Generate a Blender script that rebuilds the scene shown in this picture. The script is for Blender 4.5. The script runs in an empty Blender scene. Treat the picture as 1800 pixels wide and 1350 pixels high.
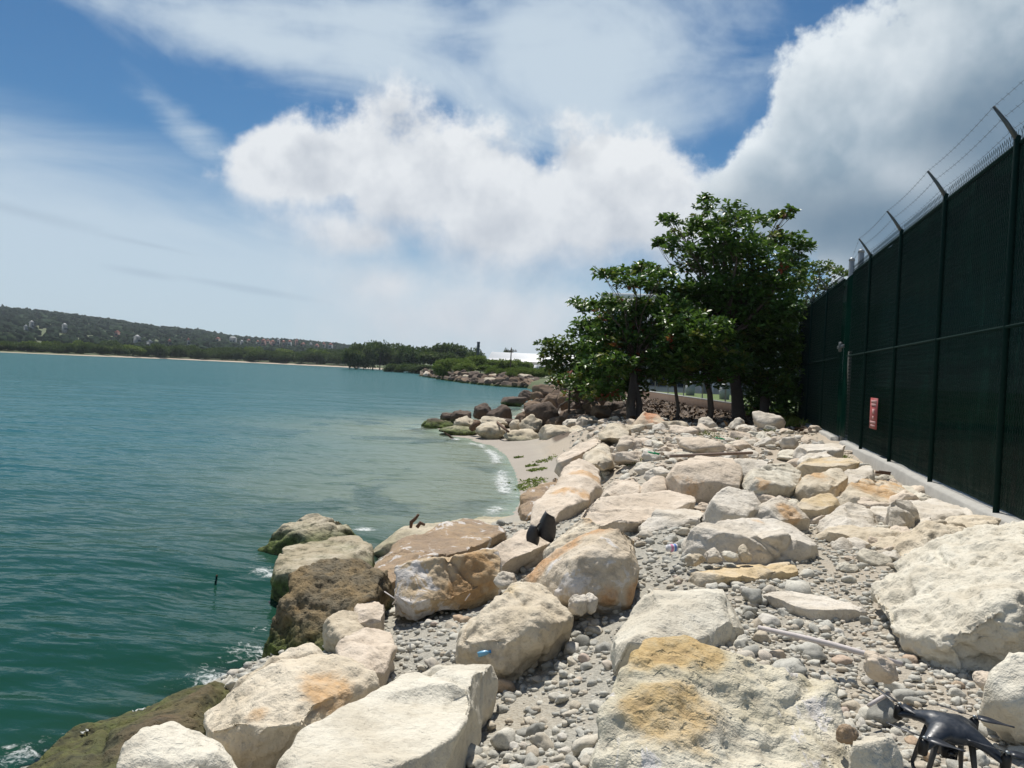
import bpy, bmesh, math, random
import numpy as np
from mathutils import Vector, Matrix
from mathutils.bvhtree import BVHTree
R_ = math.radians
random.seed(7); RNG = np.random.default_rng(7)
SC = bpy.context.scene
COL = SC.collection

# ------------------------------------------------------------------ camera
FPX, PW, PH = 1386.0, 1800, 1350            # focal length in photograph pixels
CAMZ, YAW, PITCH, ROLL = 1.0, R_(14.4), R_(-0.95), R_(2.7)
cam_data = bpy.data.cameras.new('camera')
cam_data.sensor_width = 36.0
cam_data.lens = 36.0 * FPX / PW
cam_data.clip_start, cam_data.clip_end = 0.05, 60000.0
camera = bpy.data.objects.new('camera', cam_data)
COL.objects.link(camera)
CROT = Matrix.Rotation(YAW, 3, 'Z') @ Matrix.Rotation(math.pi/2 + PITCH, 3, 'X') @ Matrix.Rotation(ROLL, 3, 'Z')
camera.matrix_world = Matrix.Translation((0, 0, CAMZ)) @ CROT.to_4x4()
SC.camera = camera

# ------------------------------------------------------------------ sky, sun, exposure
SUN_EL, SUN_AZ = R_(62), R_(-24)            # azimuth from +Y, negative = towards the sea
sun_vec = Vector((math.sin(SUN_AZ)*math.cos(SUN_EL), math.cos(SUN_AZ)*math.cos(SUN_EL), math.sin(SUN_EL)))
sun_data = bpy.data.lights.new('sun', 'SUN')
sun_data.energy, sun_data.angle, sun_data.color = 5.0, R_(0.53), (1.0, 0.955, 0.88)
sun = bpy.data.objects.new('sun', sun_data); COL.objects.link(sun)
sun.location = sun_vec * 60
sun.rotation_euler = sun_vec.to_track_quat('Z', 'Y').to_euler()
SC.view_settings.view_transform = 'Standard'
SC.view_settings.look = 'None'
SC.view_settings.exposure = 0.14
SC.view_settings.gamma = 1.0
SC.cycles.max_bounces = 5; SC.cycles.diffuse_bounces = 2; SC.cycles.glossy_bounces = 2
SC.cycles.transparent_max_bounces = 12
SC.cycles.caustics_reflective = False
SC.cycles.caustics_refractive = False

class NT:
    """small helper round a node tree"""
    def __init__(self, tree): self.t = tree; self.n = tree.nodes; self.l = tree.links
    def new(self, typ, **kw):
        nd = self.n.new(typ)
        for k, v in kw.items(): setattr(nd, k, v)
        return nd
    def put(self, sock, v):
        if v is None: return
        if hasattr(v, 'is_linked') or isinstance(v, bpy.types.NodeSocket): self.l.new(v, sock)
        else:
            if isinstance(v, (tuple, list)) and len(v) == 3 and sock.type == 'RGBA': v = (*v, 1)
            sock.default_value = v
    def math(self, op, a, b=None, c=None, clamp=False):
        nd = self.new('ShaderNodeMath', operation=op); nd.use_clamp = clamp
        for i, v in enumerate((a, b, c)): self.put(nd.inputs[i], v)
        return nd.outputs[0]
    def vmath(self, op, a, b=None, scale=None):
        nd = self.new('ShaderNodeVectorMath', operation=op)
        self.put(nd.inputs[0], a); self.put(nd.inputs[1], b)
        if scale is not None: self.put(nd.inputs['Scale'], scale)
        return nd.outputs['Value'] if op in ('LENGTH', 'DOT_PRODUCT', 'DISTANCE') else nd.outputs[0]
    def mix(self, fac, a, b, blend='MIX'):
        nd = self.new('ShaderNodeMix', data_type='RGBA', blend_type=blend)
        self.put(nd.inputs['Factor'], fac); self.put(nd.inputs['A'], a) if False else None
        self.put(nd.inputs[6], a); self.put(nd.inputs[7], b)
        return nd.outputs[2]
    def noise(self, vec, scale, detail=6, rough=0.55, dist=0.0):
        nd = self.new('ShaderNodeTexNoise')
        self.put(nd.inputs['Vector'], vec); self.put(nd.inputs['Scale'], scale)
        self.put(nd.inputs['Detail'], detail); self.put(nd.inputs['Roughness'], rough); self.put(nd.inputs['Distortion'], dist)
        return nd.outputs['Fac']
    def step(self, v, lo, hi, a=0.0, b=1.0):
        nd = self.new('ShaderNodeMapRange', interpolation_type='SMOOTHSTEP')
        self.put(nd.inputs[0], v)
        for i, q in zip((1, 2, 3, 4), (lo, hi, a, b)): self.put(nd.inputs[i], q)
        return nd.outputs[0]
    def mapping(self, vec, loc=(0,0,0), rot=(0,0,0), scale=(1,1,1), kind='POINT'):
        nd = self.new('ShaderNodeMapping', vector_type=kind)
        self.put(nd.inputs[0], vec)
        nd.inputs['Location'].default_value = loc; nd.inputs['Rotation'].default_value = rot; nd.inputs['Scale'].default_value = scale
        return nd.outputs[0]
    def ramp(self, fac, stops):
        nd = self.new('ShaderNodeValToRGB'); e = nd.color_ramp.elements
        while len(e) < len(stops): e.new(0.5)
        for q, (p, c) in zip(e, stops): q.position = p; q.color = (*c, 1)
        self.put(nd.inputs[0], fac)
        return nd.outputs[0]

def px_dir(px, py):
    d = CROT @ Vector(((px-PW/2)/FPX, -(py-PH/2)/FPX, -1.0)); return d
def azel(px, py):
    d = Matrix.Rotation(-YAW, 3, 'Z') @ px_dir(px, py)
    return math.atan2(d.x, d.y), math.atan2(d.z, math.hypot(d.x, d.y))

world = bpy.data.worlds.new('World'); SC.world = world; world.use_nodes = True
def build_world():
    g = NT(world.node_tree); g.n.clear()
    out = g.new('ShaderNodeOutputWorld'); bg = g.new('ShaderNodeBackground')
    g.l.new(bg.outputs[0], out.inputs[0]); bg.inputs[1].default_value = 0.1
    sky = g.new('ShaderNodeTexSky', sky_type='NISHITA')
    sky.sun_disc = False; sky.sun_elevation = SUN_EL; sky.sun_rotation = SUN_AZ
    sky.altitude = 0; sky.air_density = 1.0; sky.dust_density = 0.15; sky.ozone_density = 4.0
    d = g.new('ShaderNodeTexCoord').outputs['Generated']
    hv = g.mapping(d, rot=(0, 0, -YAW))
    sx = g.new('ShaderNodeSeparateXYZ'); g.l.new(hv, sx.inputs[0])
    az = g.math('ARCTAN2', sx.outputs[0], sx.outputs[1]); el = g.math('ARCSINE', sx.outputs[2])
    cx = g.new('ShaderNodeCombineXYZ'); g.l.new(az, cx.inputs[0]); g.l.new(el, cx.inputs[1])
    uv = cx.outputs[0]
    def blob(px, py, rx, ry, rot=0):
        a, e = azel(px, py)
        m = g.mapping(uv, loc=(a, e, 0), rot=(0, 0, R_(rot)), scale=(rx/FPX, ry/FPX, 1), kind='TEXTURE')
        return g.math('SUBTRACT', 1.0, g.vmath('LENGTH', m))
    def union(bs):
        o = bs[0]
        for b in bs[1:]: o = g.math('SMOOTH_MAX', o, b, 0.25)
        return o
    big = g.noise(hv, 6.0, 6, 0.56)
    fine = g.noise(hv, 14.0, 7, 0.62)
    up = g.vmath('ADD', hv, (-0.008, 0.0, 0.034))
    big_up = g.noise(up, 6.0, 4, 0.56); fine_up = g.noise(up, 14.0, 5, 0.62)
    lump = g.math('ADD', g.math('MULTIPLY', g.math('SUBTRACT', big, 0.5), 1.5), g.math('MULTIPLY', g.math('SUBTRACT', fine, 0.5), 0.95))
    relief = g.math('ADD', g.math('MULTIPLY', g.math('SUBTRACT', big, big_up), 3.0), g.math('MULTIPLY', g.math('SUBTRACT', fine, fine_up), 0.8))
    clear = g.vmath('MULTIPLY', sky.outputs[0], (0.24, 0.49, 0.62))
    # white veil towards the horizon and high cirrus streaks
    cir_v = g.mapping(hv, rot=(0, R_(14), R_(20)), scale=(1.6, 1.6, 5.0))
    cir = g.noise(cir_v, 2.0, 5, 0.55, 0.8)
    veil_shape = union([blob(480, 75, 620, 95, -4), blob(1010, 120, 400, 240, 10), g.math('SUBTRACT', blob(290, 185, 290, 75, -36), 0.42), blob(640, 30, 560, 120, 6), blob(1060, 170, 330, 210, 10), blob(950, 60, 330, 200, 0)])
    veil = g.math('MULTIPLY', g.step(g.math('ADD', veil_shape, g.math('ADD', g.math('MULTIPLY', g.math('SUBTRACT', cir, 0.5), 1.9), g.math('MULTIPLY', lump, 0.55))), 0.0, 0.95), 0.86)
    low = g.step(g.math('ADD', el, g.math('ADD', g.math('MULTIPLY', az, 0.16), g.math('MULTIPLY', g.math('SUBTRACT', cir, 0.5), -0.14))), 0.19, 0.06)
    elsewhere = g.math('MULTIPLY', g.step(cir, 0.55, 0.8), 0.2)
    veil = g.math('MAXIMUM', veil, g.math('MULTIPLY', low, 0.78))
    veil = g.math('MAXIMUM', veil, elsewhere)
    c = g.mix(veil, clear, (5.7, 6.6, 7.3))
    # thin dark stratus bars low on the left
    bar = g.math('ADD', union([blob(40, 372, 150, 16, -9), blob(270, 432, 120, 8, -7), blob(255, 480, 80, 10, -5), blob(420, 505, 170, 9, -6)]),
                 g.math('MULTIPLY', g.math('SUBTRACT', cir, 0.5), 1.8))
    c = g.mix(g.math('MULTIPLY', g.step(bar, 0.10, 1.0), 0.26), c, (2.1, 3.0, 4.1))
    # central cumulus bank
    s1 = union([blob(880, 420, 430, 210), blob(800, 560, 360, 120), blob(560, 300, 170, 85, 6), blob(480, 290, 90, 75), blob(780, 330, 300, 170, 4), blob(1020, 400, 360, 210), blob(880, 560, 420, 150), blob(690, 500, 190, 80, 10), blob(640, 420, 150, 60), blob(1250, 470, 300, 240)])
    d1 = g.math('ADD', s1, lump)
    a1 = g.step(d1, 0.06, g.step(el, 0.10, 0.24, 1.25, 0.40))
    sh1 = g.math('ADD', g.math('MULTIPLY', g.step(d1, 0.1, 1.0), -0.50), g.math('ADD', 1.02, g.math('MULTIPLY', relief, 1.6)), clamp=True)
    c1 = g.mix(sh1, (4.9, 5.25, 5.75), (7.8, 8.0, 8.15))
    low1 = g.step(el, 0.30, 0.02)
    c1 = g.mix(g.math('MULTIPLY', low1, 0.75), c1, (5.9, 6.15, 6.6))
    c = g.mix(g.math('MULTIPLY', a1, 0.95), c, c1)
    # towering cloud with a slate base on the right
    s2 = union([blob(1640, 200, 300, 190, 24), blob(1480, 280, 250, 150, 24), blob(1800, 60, 320, 250), blob(1900, 300, 460, 300), blob(1330, 330, 130, 100), blob(1560, 400, 330, 110)])
    d2 = g.math('ADD', s2, lump)
    a2 = g.step(d2, 0.10, 0.32)
    slate = g.step(union([blob(1580, 405, 420, 105, -4), blob(1760, 230, 180, 120, 20), blob(1900, 420, 420, 200)]), -0.25, 0.85)
    sh2 = g.math('ADD', g.math('MULTIPLY', g.step(d2, 0.1, 0.95), -0.72), g.math('ADD', 0.90, g.math('MULTIPLY', relief, 0.9)), clamp=True)
    c2 = g.mix(sh2, (2.9, 3.8, 4.6), (7.4, 7.9, 8.2))
    c2 = g.mix(g.math('MULTIPLY', slate, g.math('SUBTRACT', 1.0, g.math('MULTIPLY', fine, 0.25))), c2, (1.0, 1.75, 2.55))
    c = g.mix(g.math('MULTIPLY', a2, 0.97), c, c2)
    # the same broken cumulus carries on over the rest of the sky
    out_of_view = g.step(g.math('ABSOLUTE', az), 0.75, 1.1)
    cum = g.math('MULTIPLY', g.step(lump, 0.02, 0.25), g.math('MULTIPLY', out_of_view, g.step(el, 1.2, 0.5)))
    c = g.mix(g.math('MULTIPLY', cum, 0.85), c, g.mix(sh1, (4.0, 4.5, 5.4), (7.6, 7.9, 8.4)))
    g.l.new(c, bg.inputs[0])
build_world()
world.cycles.sampling_method = 'MANUAL'; world.cycles.sample_map_resolution = 512

# ------------------------------------------------------------------ geometry helpers
CAM = Vector((0, 0, CAMZ))
def atd(px, py, depth): return CAM + px_dir(px, py) * depth
def atz(px, py, z):
    d = px_dir(px, py); return CAM + d * ((z - CAMZ) / d.z)
def atx(px, py, x):
    d = px_dir(px, py); return CAM + d * (x / d.x)
def hor(px): return 609.5 + 0.0472 * px
VIEW = Vector((-math.sin(YAW), math.cos(YAW), 0)); SIDE = Vector((math.cos(YAW), math.sin(YAW), 0))
def ang(px):
    d = px_dir(px, hor(px)); return math.atan2(d.x, d.y)

_T = RNG.random((64, 64, 64)).astype(np.float32)
def vnoise(p):
    p = np.asarray(p, dtype=np.float64); i = np.floor(p).astype(np.int64); f = p - i; f = f*f*(3-2*f)
    a = i & 63; b = (i+1) & 63
    x0, y0, z0 = a[:,0], a[:,1], a[:,2]; x1, y1, z1 = b[:,0], b[:,1], b[:,2]
    fx, fy, fz = f[:,0], f[:,1], f[:,2]
    c00 = _T[x0,y0,z0]*(1-fx)+_T[x1,y0,z0]*fx; c10 = _T[x0,y1,z0]*(1-fx)+_T[x1,y1,z0]*fx
    c01 = _T[x0,y0,z1]*(1-fx)+_T[x1,y0,z1]*fx; c11 = _T[x0,y1,z1]*(1-fx)+_T[x1,y1,z1]*fx
    return (c00*(1-fy)+c10*fy)*(1-fz) + (c01*(1-fy)+c11*fy)*fz
def fbm(p, octv=4, gain=0.5):
    p = np.asarray(p, dtype=np.float64); o = np.zeros(len(p)); a = 1.0; s = 0.0
    for k in range(octv):
        o += a*(vnoise(p*(2.03**k) + 17.3*k)-0.5); s += a; a *= gain
    return o/s*2
def ridged(p, octv=3):
    p = np.asarray(p, dtype=np.float64); o = np.zeros(len(p)); a = 1.0; s = 0.0
    for k in range(octv):
        o += a*(1-np.abs(2*vnoise(p*(2.07**k)+9.1*k)-1)); s += a; a *= 0.5
    return o/s

def make_mesh(name, V, F, mat=None, smooth=False, attrs=None):
    """F: list of index tuples, or an (n,3)/(n,4) array"""
    me = bpy.data.meshes.new(name)
    V = np.asarray(V, dtype=np.float32).reshape(-1, 3)
    if isinstance(F, np.ndarray):
        k = F.shape[1]; lv = F.astype(np.int32).ravel(); st = np.arange(0, len(lv), k, dtype=np.int32)
    else:
        ln = np.array([len(f) for f in F], dtype=np.int32); lv = np.array([i for f in F for i in f], dtype=np.int32)
        st = np.concatenate(([0], np.cumsum(ln)[:-1])).astype(np.int32)
    me.vertices.add(len(V)); me.vertices.foreach_set('co', V.ravel())
    me.loops.add(len(lv)); me.loops.foreach_set('vertex_index', lv)
    me.polygons.add(len(st)); me.polygons.foreach_set('loop_start', st)
    if smooth: me.polygons.foreach_set('use_smooth', np.ones(len(st), dtype=bool))
    for k, a in (attrs or {}).items():
        a = np.asarray(a, dtype=np.float32)
        if a.ndim == 1:
            at = me.attributes.new(k, 'FLOAT', 'POINT'); at.data.foreach_set('value', a)
        else:
            at = me.attributes.new(k, 'FLOAT_COLOR', 'POINT'); at.data.foreach_set('color', a.ravel())
    me.update(calc_edges=True); me.validate()
    if mat is not None: me.materials.append(mat)
    return me
def link(name, me, parent=None, loc=(0,0,0), rot=(0,0,0), scale=(1,1,1)):
    o = bpy.data.objects.new(name, me); COL.objects.link(o)
    o.location = loc; o.rotation_euler = rot; o.scale = scale
    if parent is not None: o.parent = parent
    return o
def tag(o, label=None, cat=None, group=None, kind=None):
    if label: o['label'] = label
    if cat: o['category'] = cat
    if group: o['group'] = group
    if kind: o['kind'] = kind
    return o
def thing(name, label, cat, loc=(0,0,0), rotz=0.0, group=None):
    o = link(name, None, loc=loc, rot=(0,0,rotz)); return tag(o, label, cat, group)

class MB:
    """collects simple solids for one mesh"""
    def __init__(self): self.v = []; self.f = []
    def add(self, V, F):
        n = len(self.v); self.v += [tuple(q) for q in V]; self.f += [tuple(i+n for i in f) for f in F]; return self
    def box(self, lo, hi):
        x0,y0,z0 = lo; x1,y1,z1 = hi
        return self.add([(x0,y0,z0),(x1,y0,z0),(x1,y1,z0),(x0,y1,z0),(x0,y0,z1),(x1,y0,z1),(x1,y1,z1),(x0,y1,z1)],
                        [(3,2,1,0),(4,5,6,7),(0,1,5,4),(1,2,6,5),(2,3,7,6),(3,0,4,7)])
    def tube(self, pts, radii, n=8, caps=True, flat=1.0):
        pts = [Vector(p) for p in pts]
        if not hasattr(radii, '__len__'): radii = [radii]*len(pts)
        rings = []; ref = None
        for i, p in enumerate(pts):
            t = (pts[min(i+1, len(pts)-1)] - pts[max(i-1, 0)]).normalized()
            if ref is None: ref = Vector((0,0,1)) if abs(t.z) < 0.9 else Vector((1,0,0))
            a = t.cross(ref)
            if a.length < 1e-5: a = t.cross(Vector((0.3,1,0.2)))
            a.normalize(); b = a.cross(t).normalized(); ref = b
            rings.append([p + a*(radii[i]*math.cos(2*math.pi*k/n)) + b*(radii[i]*flat*math.sin(2*math.pi*k/n)) for k in range(n)])
        V = [q for r in rings for q in r]; F = []
        for i in range(len(pts)-1):
            for k in range(n): F.append((i*n+k, i*n+(k+1)%n, (i+1)*n+(k+1)%n, (i+1)*n+k))
        if caps: F.append(tuple(range(n))[::-1]); F.append(tuple((len(pts)-1)*n+k for k in range(n)))
        return self.add(V, F)
    def lathe(self, prof, n=16, c=(0,0,0)):
        V = []; F = []
        for r, z in prof:
            for k in range(n): V.append((c[0]+r*math.cos(2*math.pi*k/n), c[1]+r*math.sin(2*math.pi*k/n), c[2]+z))
        for i in range(len(prof)-1):
            for k in range(n): F.append((i*n+k, i*n+(k+1)%n, (i+1)*n+(k+1)%n, (i+1)*n+k))
        F.append(tuple(range(n))[::-1]); F.append(tuple((len(prof)-1)*n+k for k in range(n)))
        return self.add(V, F)
    def mesh(self, name, mat, smooth=False): return make_mesh(name, self.v, self.f, mat, smooth)
    def build(self, name, mat, parent=None, loc=(0,0,0), rot=(0,0,0), smooth=False):
        return link(name, self.mesh(name, mat, smooth), parent, loc, rot)

# ------------------------------------------------------------------ materials
def new_mat(name):
    m = bpy.data.materials.new(name); m.use_nodes = True
    g = NT(m.node_tree); g.n.clear()
    out = g.new('ShaderNodeOutputMaterial'); bs = g.new('ShaderNodeBsdfPrincipled')
    g.l.new(bs.outputs[0], out.inputs[0])
    return m, g, bs, out
def bump(g, bs, h, strength, dist):
    b = g.new('ShaderNodeBump'); b.inputs['Strength'].default_value = strength; b.inputs['Distance'].default_value = dist
    g.put(b.inputs['Height'], h); g.l.new(b.outputs[0], bs.inputs['Normal']); return b
def plain(name, col, rough=0.6, metal=0.0, var=0.25, scale=12.0, bmp=0.0, spec=0.5):
    m, g, bs, out = new_mat(name)
    co = g.new('ShaderNodeTexCoord').outputs['Object']
    n = g.noise(co, scale, 6, 0.6)
    dark = tuple(c*(1-var) for c in col); lite = tuple(min(1, c*(1+var)) for c in col)
    g.l.new(g.mix(n, dark, lite), bs.inputs['Base Color'])
    g.put(bs.inputs['Roughness'], g.step(g.noise(co, scale*2.3, 4), 0.3, 0.7, max(0.02, rough-0.1), min(1, rough+0.1)))
    bs.inputs['Metallic'].default_value = metal; bs.inputs['Specular IOR Level'].default_value = spec
    if bmp: bump(g, bs, g.noise(co, scale*3, 6), bmp, 0.01)
    return m

def rock_mat(name, base, alt, stain=(0.55,0.30,0.10), stain_amt=0.3, dirt=(0.25,0.21,0.16), dirt_amt=0.35, chalk=0.0, pits=0.5, moss=1.0, fr=1.0, bstr=0.8):
    m, g, bs, out = new_mat(name)
    co = g.new('ShaderNodeTexCoord').outputs['Object']
    rnd = g.new('ShaderNodeObjectInfo').outputs['Random']
    co = g.vmath('ADD', co, g.vmath('SCALE', (37.1, 21.7, 53.3), scale=rnd))
    n1 = g.noise(co, 2.4*fr, 5, 0.62, 0.4)
    n2 = g.noise(g.vmath('ADD', co, (5.2, 1.3, 8.8)), 1.7*fr, 4, 0.6, 1.2)
    n3 = g.noise(co, 11*fr, 6, 0.68)
    n4 = g.noise(co, 48*fr, 3, 0.65)
    c = g.mix(g.step(n1, 0.36, 0.64), base, alt)
    att = g.new('ShaderNodeAttribute', attribute_name='stain').outputs['Fac']
    att2 = g.math('MULTIPLY', att, g.step(n1, 0.30, 0.66, 0.25, 1.25))
    st = g.step(g.math('ADD', g.math('ADD', n2, g.math('ADD', g.math('MULTIPLY', n3, 0.55), g.math('MULTIPLY', n4, 0.25))), g.math('MULTIPLY', att2, 0.66)), 1.12-0.26*stain_amt, 1.46-0.16*stain_amt)
    c = g.mix(g.math('MULTIPLY', st, g.step(n3, 0.30, 0.70, 0.85, 0.35)), c, stain)
    if chalk:
        ch = g.step(g.math('ADD', g.noise(g.vmath('ADD', co, (2.1, 7.7, 3.1)), 3.4*fr, 5, 0.7, 0.8), g.math('MULTIPLY', att, -0.3)), 0.62-0.22*chalk, 0.66-0.20*chalk)
        c = g.mix(g.math('MULTIPLY', ch, 0.85), c, (0.66, 0.63, 0.60))
    grime = g.noise(g.mapping(co, scale=(1.0, 1.0, 0.55)), 3.1*fr, 6, 0.72, 0.9)
    c = g.mix(g.math('MULTIPLY', g.step(grime, 0.50, 0.74), 0.55*min(1, dirt_amt+0.35)), c, g.mix(0.45, c, dirt))
    # dirt caught in pits and cracks, as grain with a shape of its own
    c = g.mix(g.math('MULTIPLY', g.step(n3, 0.50, 0.34), dirt_amt), c, dirt)
    c = g.mix(g.math('MULTIPLY', g.step(n4, 0.42, 0.28), 0.5*dirt_amt+0.12), c, tuple(v*0.6 for v in dirt))
    # tide band: weed and wet stone just above the water
    pos = g.new('ShaderNodeNewGeometry').outputs['Position']
    sp = g.new('ShaderNodeSeparateXYZ'); g.l.new(pos, sp.inputs[0])
    zz = g.math('ADD', sp.outputs[2], g.math('MULTIPLY', g.math('SUBTRACT', n3, 0.5), 0.22))
    zz = g.math('ADD', zz, g.math('MULTIPLY', g.math('SUBTRACT', n2, 0.5), 0.25))
    wet = g.math('MULTIPLY', g.step(zz, -0.66, -0.86), 0.88*moss)
    c = g.mix(wet, c, g.mix(g.step(n3, 0.35, 0.65), (0.022, 0.036, 0.008), (0.10, 0.15, 0.022)))
    g.l.new(c, bs.inputs['Base Color'])
    bs.inputs['Roughness'].default_value = 0.88; bs.inputs['Specular IOR Level'].default_value = 0.25
    h = g.math('ADD', g.math('MULTIPLY', n3, 0.9), g.math('MULTIPLY', n4, 0.32))
    h = g.math('ADD', h, g.math('MULTIPLY', g.step(g.noise(co, 26*fr, 3, 0.5), 0.44, 0.30), -0.22*pits))
    bump(g, bs, h, bstr, 0.03/fr**0.5)
    return m

M = {}
M['cream']  = rock_mat('limestone_cream', (0.67, 0.595, 0.47), (0.56, 0.475, 0.35), stain_amt=0.25)
M['cream2'] = rock_mat('limestone_pale', (0.66, 0.62, 0.52), (0.56, 0.51, 0.41), stain_amt=0.10, dirt_amt=0.25)
M['yellow'] = rock_mat('limestone_yellow_stained', (0.62, 0.575, 0.46), (0.5, 0.44, 0.3), stain=(0.48,0.30,0.09), stain_amt=0.42, chalk=0.12, pits=1.1, dirt_amt=0.4, bstr=0.8)
M['pink']   = rock_mat('limestone_pinkish', (0.68, 0.585, 0.475), (0.58, 0.485, 0.38), stain_amt=0.28)
M['white']  = rock_mat('limestone_white', (0.67, 0.62, 0.54), (0.57, 0.51, 0.42), stain_amt=0.10, dirt_amt=0.3)
M['chalk']  = rock_mat('limestone_chalk_skin', (0.54, 0.43, 0.29), (0.46, 0.35, 0.22), stain=(0.40,0.22,0.08), stain_amt=0.25, chalk=1.0, dirt_amt=0.35)
M['orange'] = rock_mat('limestone_orange_stained', (0.63, 0.55, 0.44), (0.55, 0.46, 0.34), stain=(0.52,0.25,0.08), stain_amt=0.34, chalk=0.35)
M['tan']    = rock_mat('limestone_tan', (0.61, 0.535, 0.415), (0.53, 0.45, 0.33), stain=(0.62,0.46,0.24), stain_amt=0.22, dirt_amt=0.4, moss=0.4)
M['brown']  = rock_mat('weathered_brown_rock', (0.37, 0.265, 0.165), (0.29, 0.215, 0.15), stain=(0.16,0.12,0.08), stain_amt=0.4, chalk=0.25, dirt_amt=0.55, pits=1.0)
M['porous'] = rock_mat('porous_brown_coral_rock', (0.26, 0.19, 0.1), (0.17, 0.145, 0.1), stain=(0.26,0.14,0.04), stain_amt=0.5, dirt=(0.05,0.045,0.03), dirt_amt=0.75, pits=1.8, bstr=1.2, fr=1.4)
M['slime']  = rock_mat('wet_brown_rock', (0.13,0.095,0.055), (0.085,0.07,0.05), stain=(0.17,0.10,0.04), stain_amt=0.35, dirt=(0.03,0.03,0.022), dirt_amt=0.6, moss=0.5, pits=1.2)
M['dark']   = rock_mat('dark_basalt_boulder', (0.155, 0.112, 0.083), (0.105, 0.08, 0.063), stain=(0.20,0.12,0.07), stain_amt=0.25, dirt=(0.035,0.03,0.025), dirt_amt=0.5, fr=0.7)
M['brownb'] = rock_mat('brown_boulder', (0.24,0.165,0.105), (0.17,0.12,0.085), stain=(0.25,0.13,0.06), stain_amt=0.3, dirt=(0.06,0.05,0.04), dirt_amt=0.5, fr=0.7)
M['rusty']  = rock_mat('limestone_rust_face', (0.615,0.499,0.360), (0.534,0.429,0.313), stain=(0.52,0.17,0.05), stain_amt=0.45)
M['algae']  = rock_mat('striped_algae_rock', (0.52,0.46,0.35), (0.38,0.32,0.22), stain=(0.20,0.17,0.10), stain_amt=0.45, dirt=(0.10,0.09,0.05), dirt_amt=0.6, pits=1.2)

# ------------------------------------------------------------------ ground, beach, sea, far land
WATER = -1.0
_Y  = [-6, 0, 2, 4, 5, 6.5, 8, 9.5, 10.6, 12, 15, 18, 20, 21.5, 23.5, 26, 30, 36, 44, 50]
_XS = [-3.6,-3.4,-3.3,-2.95,-2.8,-3.1,-3.35,-2.9,-2.64,-2.85,-3.7,-4.7,-5.6,-7.0,-8.6,-9.0,-8.2,-8.8,-11.0,-12.0]
_XT = [0.2,0.1,0.1,0.0,-0.1,-0.3,-0.4,-0.5,-0.7,-1.0,-1.6,-2.3,-2.4,-2.3,-2.5,-3.0,-3.6,-5.0,-8.0,-9.0]
def shore_x(y): return np.interp(y, _Y, _XS)
def bank_x(y): return np.interp(y, _Y, _XT)
_sy = np.arange(-6, 50, 0.4); _sx = shore_x(_sy)
def sea_dist(x, y):
    x = x.ravel(); y = y.ravel(); d = np.full(x.shape, 1e9); yy = np.zeros(x.shape)
    for a, b in zip(_sx, _sy):
        q = (x-a)**2+(y-b)**2; m = q < d; d[m] = q[m]; yy[m] = b
    return np.sqrt(d), yy
def ground_h(x, y, rough=True):
    x = np.asarray(x, float); y = np.asarray(y, float)
    xs, xt = shore_x(y), bank_x(y)
    t = (x-xs)/(xt-xs)
    beach = np.clip((y-9.2)/1.2, 0, 1)*np.clip((21.5-y)/1.5, 0, 1)
    tc = np.clip(t, 0, 1)
    near = np.clip(tc, 1e-6, 1)**0.8*(1-0.15*np.sin(tc*np.pi))
    sandy = np.where(tc < 0.38, tc/0.38*0.15, 0.15+0.85*(np.clip(tc-0.38, 0, 1)/0.62)**0.9)
    stp = np.clip((4.2-y)/0.9, 0, 1); near = near*(1-stp) + stp*np.clip(tc, 1e-6, 1)**1.7
    point = np.clip((y-19.5)/1.5, 0, 1); near = near*(1-point) + point*tc**2.4
    zt = np.interp(y, [0, 2.6, 3.8, 8, 11, 15, 19], [-.14, -.15, -.23, -.25, -.20, -.09, -.06])
    z = -1.0 + (1+zt)*(near*(1-beach)+sandy*beach)
    sd, ny_ = sea_dist(x, y); sd = sd.reshape(x.shape); ny_ = ny_.reshape(x.shape)
    cl = np.clip((ny_-6.0)/4.5, 0, 1); cl = cl*cl*(3-2*cl); pt = np.clip((y-20)/16, 0, 1); sl = 0.30*(1-cl) + 0.115*cl + 0.10*pt
    z = np.where(t < 0, -1.0 - np.minimum(sl*sd + 0.014*sd**2 + 0.75*(1-cl)*np.clip(sd/0.5, 0, 1), 3.6), z)
    z = z + np.where(t > 1, (-0.165-zt)*np.clip((x-0.7)/0.9, 0, 1)*(zt < -0.165), 0)
    if rough:
        p = np.stack([x, y, np.zeros_like(x)], -1).reshape(-1, 3)
        a = np.where(t < 0.4, 0.3, 1.0)*(1-0.8*beach*(tc < 0.45))
        z = z + a*(0.035*fbm(p*1.3, 3).reshape(x.shape) + 0.012*fbm(p*7, 3).reshape(x.shape))
    return z

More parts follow.
